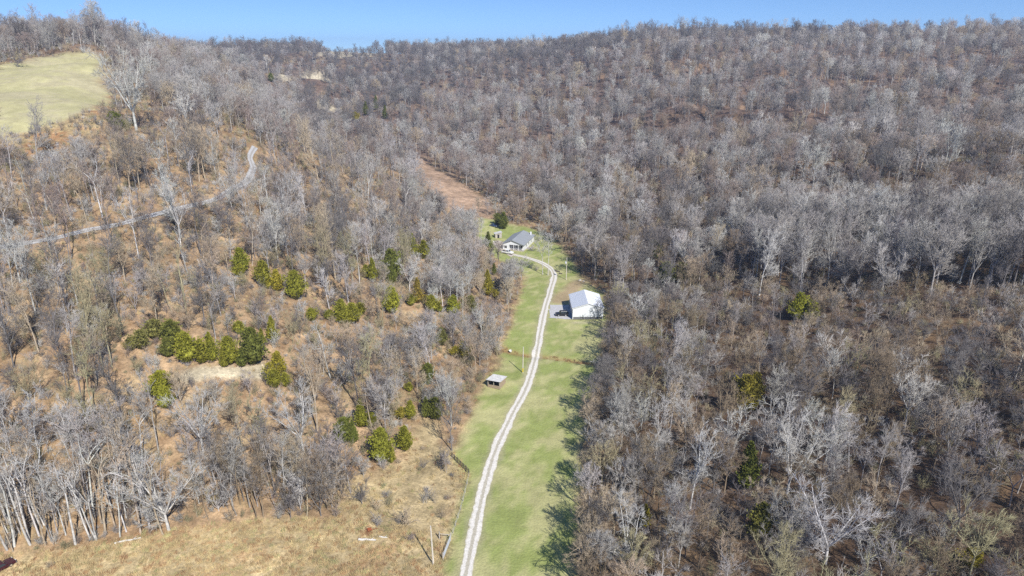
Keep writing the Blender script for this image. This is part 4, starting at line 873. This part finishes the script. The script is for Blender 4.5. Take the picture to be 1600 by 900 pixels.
def window(parent, x0, x1, y, z0, z1, side=None):
    f = PB()
    if side is None:
        wv = PB().box(x0, x1, y-.06, y-.003, z0, z1).out('window', GLASS, parent); f.box(x0-.1, x0-.003, y-.1, y-.004, z0-.1, z1+.1).box(x1+.003, x1+.1, y-.1, y-.004, z0-.1, z1+.1).box(x0, x1, y-.1, y-.004, z1+.003, z1+.1).box(x0, x1, y-.12, y-.004, z0-.1, z0-.003)
    else:
        s = side; a, b2 = sorted((y+s*.003, y+s*.06)); c, d2 = sorted((y+s*.004, y+s*.1)); wv = PB().box(a, b2, x0, x1, z0, z1).out('window', GLASS, parent)
        f.box(c, d2, x0-.1, x0-.003, z0-.1, z1+.1).box(c, d2, x1+.003, x1+.1, z0-.1, z1+.1).box(c, d2, x0, x1, z1+.003, z1+.1).box(c, d2, x0, x1, z0-.1, z0-.003)
    f.out('frame', TRIM, wv)
window(hs, 6.0, 7.4, 2.2, 1.0, 2.3); window(hs, 8.2, 9.6, 2.2, 1.0, 2.3); window(hs, .8, 2.1, .05, 1.0, 2.2)
for y in (4.2, 8.6, 13.0): window(hs, y, y+1.4, HWd, 1.0, 2.3, 1)
for y in (4.0, 9.0, 14.5): window(hs, y, y+1.2, 0.0, 1.0, 2.3, -1)
PB().box(HWd+.01, HWd+2.6, 4.5, 8.2, -.5, .15).box(HWd+2.45, HWd+2.55, 4.5, 8.2, .85, .95).box(HWd+2.42, HWd+2.58, 4.55, 4.7, .15, .95).box(HWd+2.42, HWd+2.58, 8.0, 8.15, .15, .95).out('side_deck', WOODG, hs)

# --- little outbuilding behind the house
ox, oy = ground_at(779, 372); ob = empty('outbuilding', (ox, oy, gz(ox, oy)-.05), R(15)); tag(ob, 'small weathered lean-to shed with dark door behind the house parking', 'shed')
PB().prism([(-1.7, 0), (1.7, 0), (1.7, 2.9), (-1.7, 2.2)], 0, 2.6).out('wall', WOODG, ob); PB().slab([(-1.95, -.3, 2.2), (1.95, -.3, 3.0), (1.95, 2.9, 3.0), (-1.95, 2.9, 2.2)], .08).out('roof', TIN, ob); PB().box(-.6, .4, -.04, -.005, 0, 1.9).out('door', DARK, ob)

# --- plank shed at the meadow edge, open front
shx, shy = -6.9, 174.0; sh = empty('plank_shed', (shx, shy, gz(-5, 176)-.03), R(-22)); tag(sh, 'open-fronted plank animal shed with tin roof at the meadow edge', 'shed')
SW, SDp = 3.7, 4.3
for x in (0.08, SW/2, SW-.08):
    PB().box(x-.08, x+.08, 0, .16, 0, 2.45).out('post', WOODG, sh)
    PB().box(x-.08, x+.08, SDp-.16, SDp, 0, 1.95).out('post', WOODG, sh)
for z in (.1, .34, .58, .82): PB().box(0.02, SW-.02, -.045, -.004, z, z+.2).out('plank', WOOD, sh)
k = 0
for sx, x in ((-1, -.035), (1, SW+.002)):
    for i in range(9):
        z = .08+i*.24; zz = min(z+.21, 2.0)
        if sx < 0 and i > 6: continue
        PB().box(x, x+.033, .02, SDp-.02, z, zz).out('plank', WOOD, sh)
for i in range(8): PB().box(.02, SW-.02, SDp+.004, SDp+.04, .08+i*.23, .28+i*.23).out('plank', WOODG, sh)
for i in range(3):
    x0, x1 = -.35+i*(SW+.7)/3, -.35+(i+1)*(SW+.7)/3+.08; dz = .02*i
    PB().ribbed([(x0, -.55, 2.58+dz), (x1, -.55, 2.58+dz), (x1, SDp+.4, 1.98+dz), (x0, SDp+.4, 1.98+dz)], .18, .03).slab([(x0, -.55, 2.55+dz), (x1, -.55, 2.55+dz), (x1, SDp+.4, 1.95+dz), (x0, SDp+.4, 1.95+dz)], .02).out('roof_sheet', TIN, sh)
PB().box(-.3, SW+.3, -.02, .1, 2.43, 2.53).out('beam', WOODG, sh)

# --- utility poles
def pole(x, y, h, label, lean=0.0, transformer=False, arm=False, guy=False):
    o = empty('utility_pole', (x, y, gz(x, y)-.05), 0, 1, lean); tag(o, label, 'utility pole', 'utility poles along the drive')
    p = PB(); p.tube([Vector((0, 0, -.5)), Vector((0, 0, h*.5)), Vector((0, 0, h))], [.17, .14, .11], 10, True); p.out('pole', POLE, o)
    c = PB(); c.tube([Vector((0, 0, h-.02)), Vector((0, 0, h+.12))], [.05, .03], 8, True); c.out('insulator', TRANSF, o)
    if transformer:
        t = PB(); t.tube([Vector((-.42, 0, h-2.6)), Vector((-.42, 0, h-2.5)), Vector((-.42, 0, h-1.7)), Vector((-.42, 0, h-1.6))], [.1, .28, .28, .12], 12, True); t.out('transformer', TRANSF, o)
        PB().box(-.2, -.1, -.06, .06, h-2.3, h-1.8).out('bracket', DKGREY, o)
    if guy:
        g = PB(); g.tube([Vector((0, 0, .3)), Vector((0, 0, 1.6))], [.178, .165], 10); g.out('marker_sleeve', X_('yellow_sleeve', (.65, .5, .05), rough=.6), o)
pole(3.2, 183.7, 8.4, 'pale utility pole with yellow sleeve on the meadow near the plank shed', R(.8), guy=True)
pole(-14.6, 103.0, 8.7, 'pale utility pole standing in straw near the metal gate', R(-1.2))
pole(22.6, 270.5, 9.6, 'utility pole with transformer on the grass behind the garage', R(.4), transformer=True)

# --- board fence, wire fence and gate along the meadow's left edge
def zc(x, y): return gz(x, y)
A, B = Vector((-14.1, 138.3, 0)), Vector((-9.7, 131.7, 0)); fo = empty('board_fence', (A.x, A.y, zc(A.x, A.y))); tag(fo, 'short dark board fence between the straw slope and the meadow', 'fence')
n = 6; dv = (B-A); ang = math.atan2(dv.y, dv.x); step = dv.length/n
def seg(parent, name, p, q, hw, hh, m):
    d = q-p; u = d.normalized(); s = Vector((-u.y, u.x, 0)).normalized()*hw; z = Vector((0, 0, hh)); b = PB(); b.v = [tuple(c) for c in (p-s-z, p+s-z, p+s+z, p-s+z, q-s-z, q+s-z, q+s+z, q-s+z)]
    b.f = [(0, 3, 2, 1), (4, 5, 6, 7), (0, 1, 5, 4), (1, 2, 6, 5), (2, 3, 7, 6), (3, 0, 4, 7)]; return b.out(name, m, parent)
DKWOOD = X_('dark_fence_wood', (.10, .085, .075), rough=.9, noise=.2, nscale=5)
for i in range(n+1):
    q = A+dv*i/n; p = PB(); z = zc(q.x, q.y)-zc(A.x, A.y); p.tube([Vector((q.x-A.x, q.y-A.y, z-.4)), Vector((q.x-A.x, q.y-A.y, z+1.35+.12*((i*7) % 3)))], [.11, .1], 8, True); p.out('post', DKWOOD, fo)
for hgt in (.45, .85, 1.22):
    for i in range(n):
        q0, q1 = A+dv*i/n, A+dv*(i+1)/n; seg(fo, 'rail', Vector((q0.x-A.x, q0.y-A.y, hgt)), Vector((q1.x-A.x, q1.y-A.y, hgt-.03*((i*5) % 3))), .025, .07, DKWOOD)
line = [ground_at(*p) for p in ((733, 743), (727, 770), (720, 797), (712, 822), (704, 845))]; ls = spline(line, 3.0)
wf = empty('wire_fence', (ls[0][0], ls[0][1], zc(*ls[0]))); tag(wf, 'thin wire fence on wooden posts running from board fence to gate', 'fence'); o0 = Vector((ls[0][0], ls[0][1], zc(*ls[0])))
for i, q in enumerate(ls[1:]):
    p = PB(); v = Vector((q[0], q[1], zc(*q)))-o0; p.tube([v-Vector((0, 0, .4)), v+Vector((0, 0, 1.25))], [.07, .06], 6, True); p.out('post', WOODG, wf)
for hgt in (.35, .75, 1.15):
    p = PB(); p.tube([Vector((q[0], q[1], zc(*q)+hgt))-o0 for q in ls], [.012]*len(ls), 3); p.out('wire', GALVP, wf)
G0, G1 = Vector((*ls[-1], 0)), Vector((-12.9, 104.4, 0)); go = empty('gate', (G0.x, G0.y, zc(G0.x, G0.y))); tag(go, 'grey metal pipe gate at the edge of the meadow grass', 'gate'); gd = G1-G0
for i in range(6): p = PB(); h = .25+.22*i; p.tube([Vector((0, 0, h)), Vector((gd.x, gd.y, h-.05))], [.035]*2, 6, True); p.out('bar', GALVP, go)
for f in (.0, .33, .66, 1.0): p = PB(); p.tube([Vector((gd.x*f, gd.y*f, .2)), Vector((gd.x*f, gd.y*f, 1.4))], [.04]*2, 6, True); p.out('upright', GALVP, go)
for v in (Vector((0, .2, 0)), Vector((gd.x*1.03, gd.y*1.03, 0)), Vector((-2.2, .5, 0))): p = PB(); p.tube([v-Vector((0, 0, .4)), v+Vector((0, 0, 1.7))], [.12, .11], 8, True); p.out('post', WOODG, go)
seg(go, 'brace', Vector((-2.1, .5, 1.25)), Vector((-.1, .22, 1.25)), .05, .05, WOODG)

# --- vehicles
def vehicle(name, loc, rz, paint, label, cat, style):
    o = empty(name, loc, rz); tag(o, label, cat); L, Wd = (5.6, 1.95) if style == 'pickup' else ((4.5, 1.85) if style == 'suv' else (4.7, 1.82)); hl = L/2; h = Wd/2
    zb, zt = (.42, 1.12) if style != 'sedan' else (.28, .92)
    if style == 'pickup':
        body = [(-hl, zb), (hl-.08, zb), (hl, zb+.25), (hl-.05, zt-.06), (hl-1.35, zt+.05), (-hl+.02, zt+.05)]
        cab = [(-.55, zt+.04), (-.4, zt+.78), (.75, zt+.78), (1.4, zt+.04)]
    elif style == 'suv':
        body = [(-hl, zb), (hl-.08, zb), (hl, zb+.25), (hl-.05, zt-.08), (hl-1.3, zt+.04), (-hl+.03, zt+.04)]
        cab = [(-hl+.1, zt+.03), (-hl+.28, zt+.72), (.55, zt+.72), (hl-1.35, zt+.03)]
    else:
        body = [(-hl, zb+.1), (-hl+.15, zb), (hl-.2, zb), (hl, zb+.2), (hl-.06, zt-.14), (hl-1.2, zt+.0), (-hl+.9, zt+.02), (-hl+.05, zt-.04)]
        cab = [(-hl+.55, zt), (-hl+1.25, zt+.5), (.45, zt+.52), (hl-1.35, zt-.02)]
    PB().prism(body, -h, h).out('body', paint, o, .06)
    c = PB(); k = len(cab)
    for y, ins in ((-h+.06, 0), (h-.06, 0)):
        pass
    low, hi = cab[0], cab[-1]; zr = cab[1][1]
    b0 = [(cab[0][0], cab[0][1]), (cab[1][0], zr), (cab[2][0], zr), (cab[3][0], cab[3][1])]
    def wv(y0, y1): return [(b0[0][0], y0, b0[0][1]), (b0[1][0], y1, b0[1][1]), (b0[2][0], y1, b0[2][1]), (b0[3][0], y0, b0[3][1])]
    a_, b_ = wv(-h+.05, -h+.2), wv(h-.05, h-.2); n_ = len(c.v); c.v += a_+b_; c.f += [(0, 1, 2, 3), (7, 6, 5, 4), (0, 4, 5, 1), (1, 5, 6, 2), (2, 6, 7, 3), (3, 7, 4, 0)]; c.out('cab', paint, o, .04)
    def quad(name, pts, shrink, m, off):
        q = [Vector(p) for p in pts]; cc = sum(q, Vector())/4; q = [cc+(p-cc)*shrink for p in q]; n = (q[1]-q[0]).cross(q[3]-q[0]).normalized()*off; PB().slab([tuple(p+n) for p in q], .012 if off > 0 else -.012).out(name, m, o)
    quad('side_window', [a_[0], a_[3], a_[2], a_[1]], .84, GLASS, .004); quad('side_window', [b_[0], b_[1], b_[2], b_[3]], .84, GLASS, .004)
    quad('windscreen', [a_[3], b_[3], b_[2], a_[2]], .86, GLASS, .004); quad('rear_window', [b_[0], a_[0], a_[1], b_[1]], .84, GLASS, .004)
    if style == 'pickup': PB().box(-hl+.12, -.62, -h+.14, h-.14, zt+.03, zt+.056).out('bed_floor', DARK, o)
    if style == 'suv':
        for y in (-.62, .62): PB().box(-1.7, .3, y-.03, y+.03, zr+.005, zr+.08).out('roof_rail', DKGREY, o)
        PB().disc((-hl-.1, 0, zb+.55), .34, .2, 'x').out('spare_wheel', RUBBER, o)
    for x in (-hl+.95, hl-.98):
        for y in (-h+.06, h-.06):
            r_ = .37 if style != 'sedan' else .32; tw = PB().disc((x, y, r_), r_, .24).out('wheel', RUBBER, o, .03); s_ = 1 if y > 0 else -1; PB().disc((x, y+s_*.112, r_), r_*.62, .03).out('rim', CHROME, tw)
    for y in (-h+.3, h-.3):
        PB().box(hl-.06, hl+.015, y-.18, y+.18, zb+.36, zb+.54).out('headlight', LAMP, o); PB().box(-hl-.015, -hl+.05, y-.14, y+.14, zb+.3, zb+.55).out('tail_light', REDL, o)
    for x0, x1 in ((hl-.12, hl+.08), (-hl-.08, -hl+.12)): PB().box(x0, x1, -h+.02, h-.02, zb-.08, zb+.14).out('bumper', CHROME if style == 'pickup' else DKGREY, o, .03)
    for y in (-h-.16, h+.02): PB().box(b0[3][0]-.35, b0[3][0]-.2, y, y+.14, zt+.06, zt+.22).out('mirror', paint, o)
    return o
def on_pad(px, py, lift=.06): x, y = ground_at(px, py); return (x, y, gz(x, y)+lift)
vehicle('parked_suv', (17.9, 229.6, gz(17.9, 229.6)+.07), R(186), BLACKP, 'black off-road car with roof rails parked on the pad beside the garage', 'car', 'suv')
vehicle('pickup_truck', on_pad(793, 396.5, .1), R(-28), WHITEP, 'white pickup truck parked across the front of the house', 'pickup', 'pickup')
vehicle('parked_sedan', on_pad(771.5, 354, .0), R(-40), BLUEP, 'dark blue car parked on the lawn behind the house', 'car', 'sedan')
mx_, my_ = ground_at(1, 890); vehicle('parked_car', (mx_, my_, gz(mx_, my_)), R(62), MAROON, 'dark maroon car cut off by the frame at the straw field edge', 'car', 'sedan')

# --- odds and ends
def log(name, px, py, L, r, rz, m, label, cat):
    x, y = ground_at(px, py); o = empty(name, (x, y, gz(x, y)+r*.8), rz); tag(o, label, cat); rr_ = random.Random(int(px)); b = PB()
    b.tube([Vector((-L/2+L*i/5, rr_.uniform(-.08, .08), rr_.uniform(-.03, .05))) for i in range(6)], [r*(1.1-.09*i) for i in range(6)], 8, True); b.f.append(tuple(reversed(range(8)))); b.out('trunk', m, o)
    b = PB(); b.tube([Vector((L*.2, 0, 0)), Vector((L*.34, .45, .2))], [r*.4, r*.15], 5, True); b.out('branch_stub', m, o)
log('fallen_log', 574, 844.5, 3.4, .24, R(-4), BIRCH, 'longer bleached white fallen log lying in the straw', 'log')
log('fallen_log', 599, 840, 1.7, .15, R(-8), BIRCH, 'short bleached log piece to the right of the longer white log', 'log')
log('fallen_log', 590, 783.5, 2.2, .06, R(12), WOODG, 'thin grey fallen branch beside the forked tree on the straw slope', 'log')
log('fallen_log', 871, 424.5, 2.2, .32, R(-30), DKWOOD, 'dark log lying at the bend of the drive', 'log')
log('fallen_log', 876, 428, 1.5, .28, R(-35), DKWOOD, 'shorter dark log just below the one at the drive bend', 'log')
log('fallen_log', 250, 598, 3.2, .16, R(60), BIRCH, 'pale fallen trunk at the left end of the dirt strip', 'log')
log('fallen_log', 322, 612, 3.8, .16, R(150), WOODG, 'grey fallen trunk below the dirt strip', 'log')
log('fallen_log', 200, 845, 4.6, .17, R(20), BIRCH, 'bleached fallen trunk at the foot of the leaning pale trunks', 'log')
x, y = ground_at(797.5, 549.5); tb = empty('white_tub', (x, y, gz(x, y))); tag(tb, 'small white tub lying by the brown ditch', 'tub'); b = PB(); b.tube([Vector((0, 0, 0)), Vector((0, 0, .45))], [.38, .48], 12); b.f.append(tuple(range(12))); b.out('basin', WHITEP, tb); b = PB(); b.tube([Vector((0, 0, .42)), Vector((0, 0, .48))], [.485, .52], 12); b.out('rim', WHITEP, tb)
x, y = ground_at(577, 832); im = empty('farm_implement', (x, y, gz(x, y)), R(20)); tag(im, 'rusty farm implement with orange panel half hidden in straw', 'farm implement')
for yy in (-.75, .75):
    b = PB()
    for i in range(16): a, a2 = 6.283*i/16, 6.283*(i+1)/16; b.tube([Vector((.55*math.cos(a), yy, .55+.55*math.sin(a))), Vector((.55*math.cos(a2), yy, .55+.55*math.sin(a2)))], [.04]*2, 4)
    for i in range(6): a = 6.283*i/6; b.tube([Vector((0, yy, .55)), Vector((.55*math.cos(a), yy, .55+.55*math.sin(a)))], [.02]*2, 4)
    b.out('wheel', RUST, im)
PB().box(-.05, .05, -.75, .75, .5, .6).box(-.05, 1.6, -.06, .06, .5, .6).out('frame', RUST, im); PB().slab([(-.3, -.5, .75), (.5, -.5, .62), (.5, .5, .62), (-.3, .5, .75)], .05).out('panel', ORANGE, im)
b = PB()
for i in range(7): b.tube([Vector((-.1, -.6+.2*i, .55)), Vector((-.7, -.6+.2*i, .5)), Vector((-.85, -.6+.2*i, .05))], [.02]*3, 4)
b.out('tines', RUST, im)
for i, (px, py, s, lab) in enumerate(((906, 438.5, .55, 'larger pale stone on the grass behind the garage'), (912, 440, .4, 'smaller stone beside the larger one behind the garage'))):
    x, y = ground_at(px, py); rr_ = random.Random(i); b = PB(); m_ = 5
    for j in range(m_):
        for k in range(8): a = 6.283*k/8; ph = math.pi*(j+.5)/m_; q = s*rr_.uniform(.8, 1.15); b.v.append((q*1.3*math.cos(a)*math.sin(ph), q*math.sin(a)*math.sin(ph), q*.7*math.cos(ph)))
    b.f = [(j*8+k, (j+1)*8+k, (j+1)*8+(k+1) % 8, j*8+(k+1) % 8) for j in range(m_-1) for k in range(8)]+[tuple(range(8)), tuple(reversed(range((m_-1)*8, m_*8)))]
    o = b.out('boulder', STONE); o.location = (x, y, gz(x, y)+s*.3); tag(o, lab, 'stone', 'stones behind the garage')

# ------------------------------------------------------------------ thin blue air over the whole valley
hz = bpy.data.materials.new('haze'); hz.use_nodes = True; ht = hz.node_tree; ht.nodes.clear(); hv = ht.nodes.new('ShaderNodeVolumePrincipled'); ho = ht.nodes.new('ShaderNodeOutputMaterial')
hv.inputs['Color'].default_value = (.62, .74, .95, 1); hv.inputs['Density'].default_value = 0.00019; hv.inputs['Anisotropy'].default_value = 0.2; ht.links.new(hv.outputs[0], ho.inputs['Volume'])
hb = PB().box(-3300, 3300, -1600, 4100, float(GZ.min())-1.0, 160.0).out('haze', hz); hb['kind'] = 'stuff'
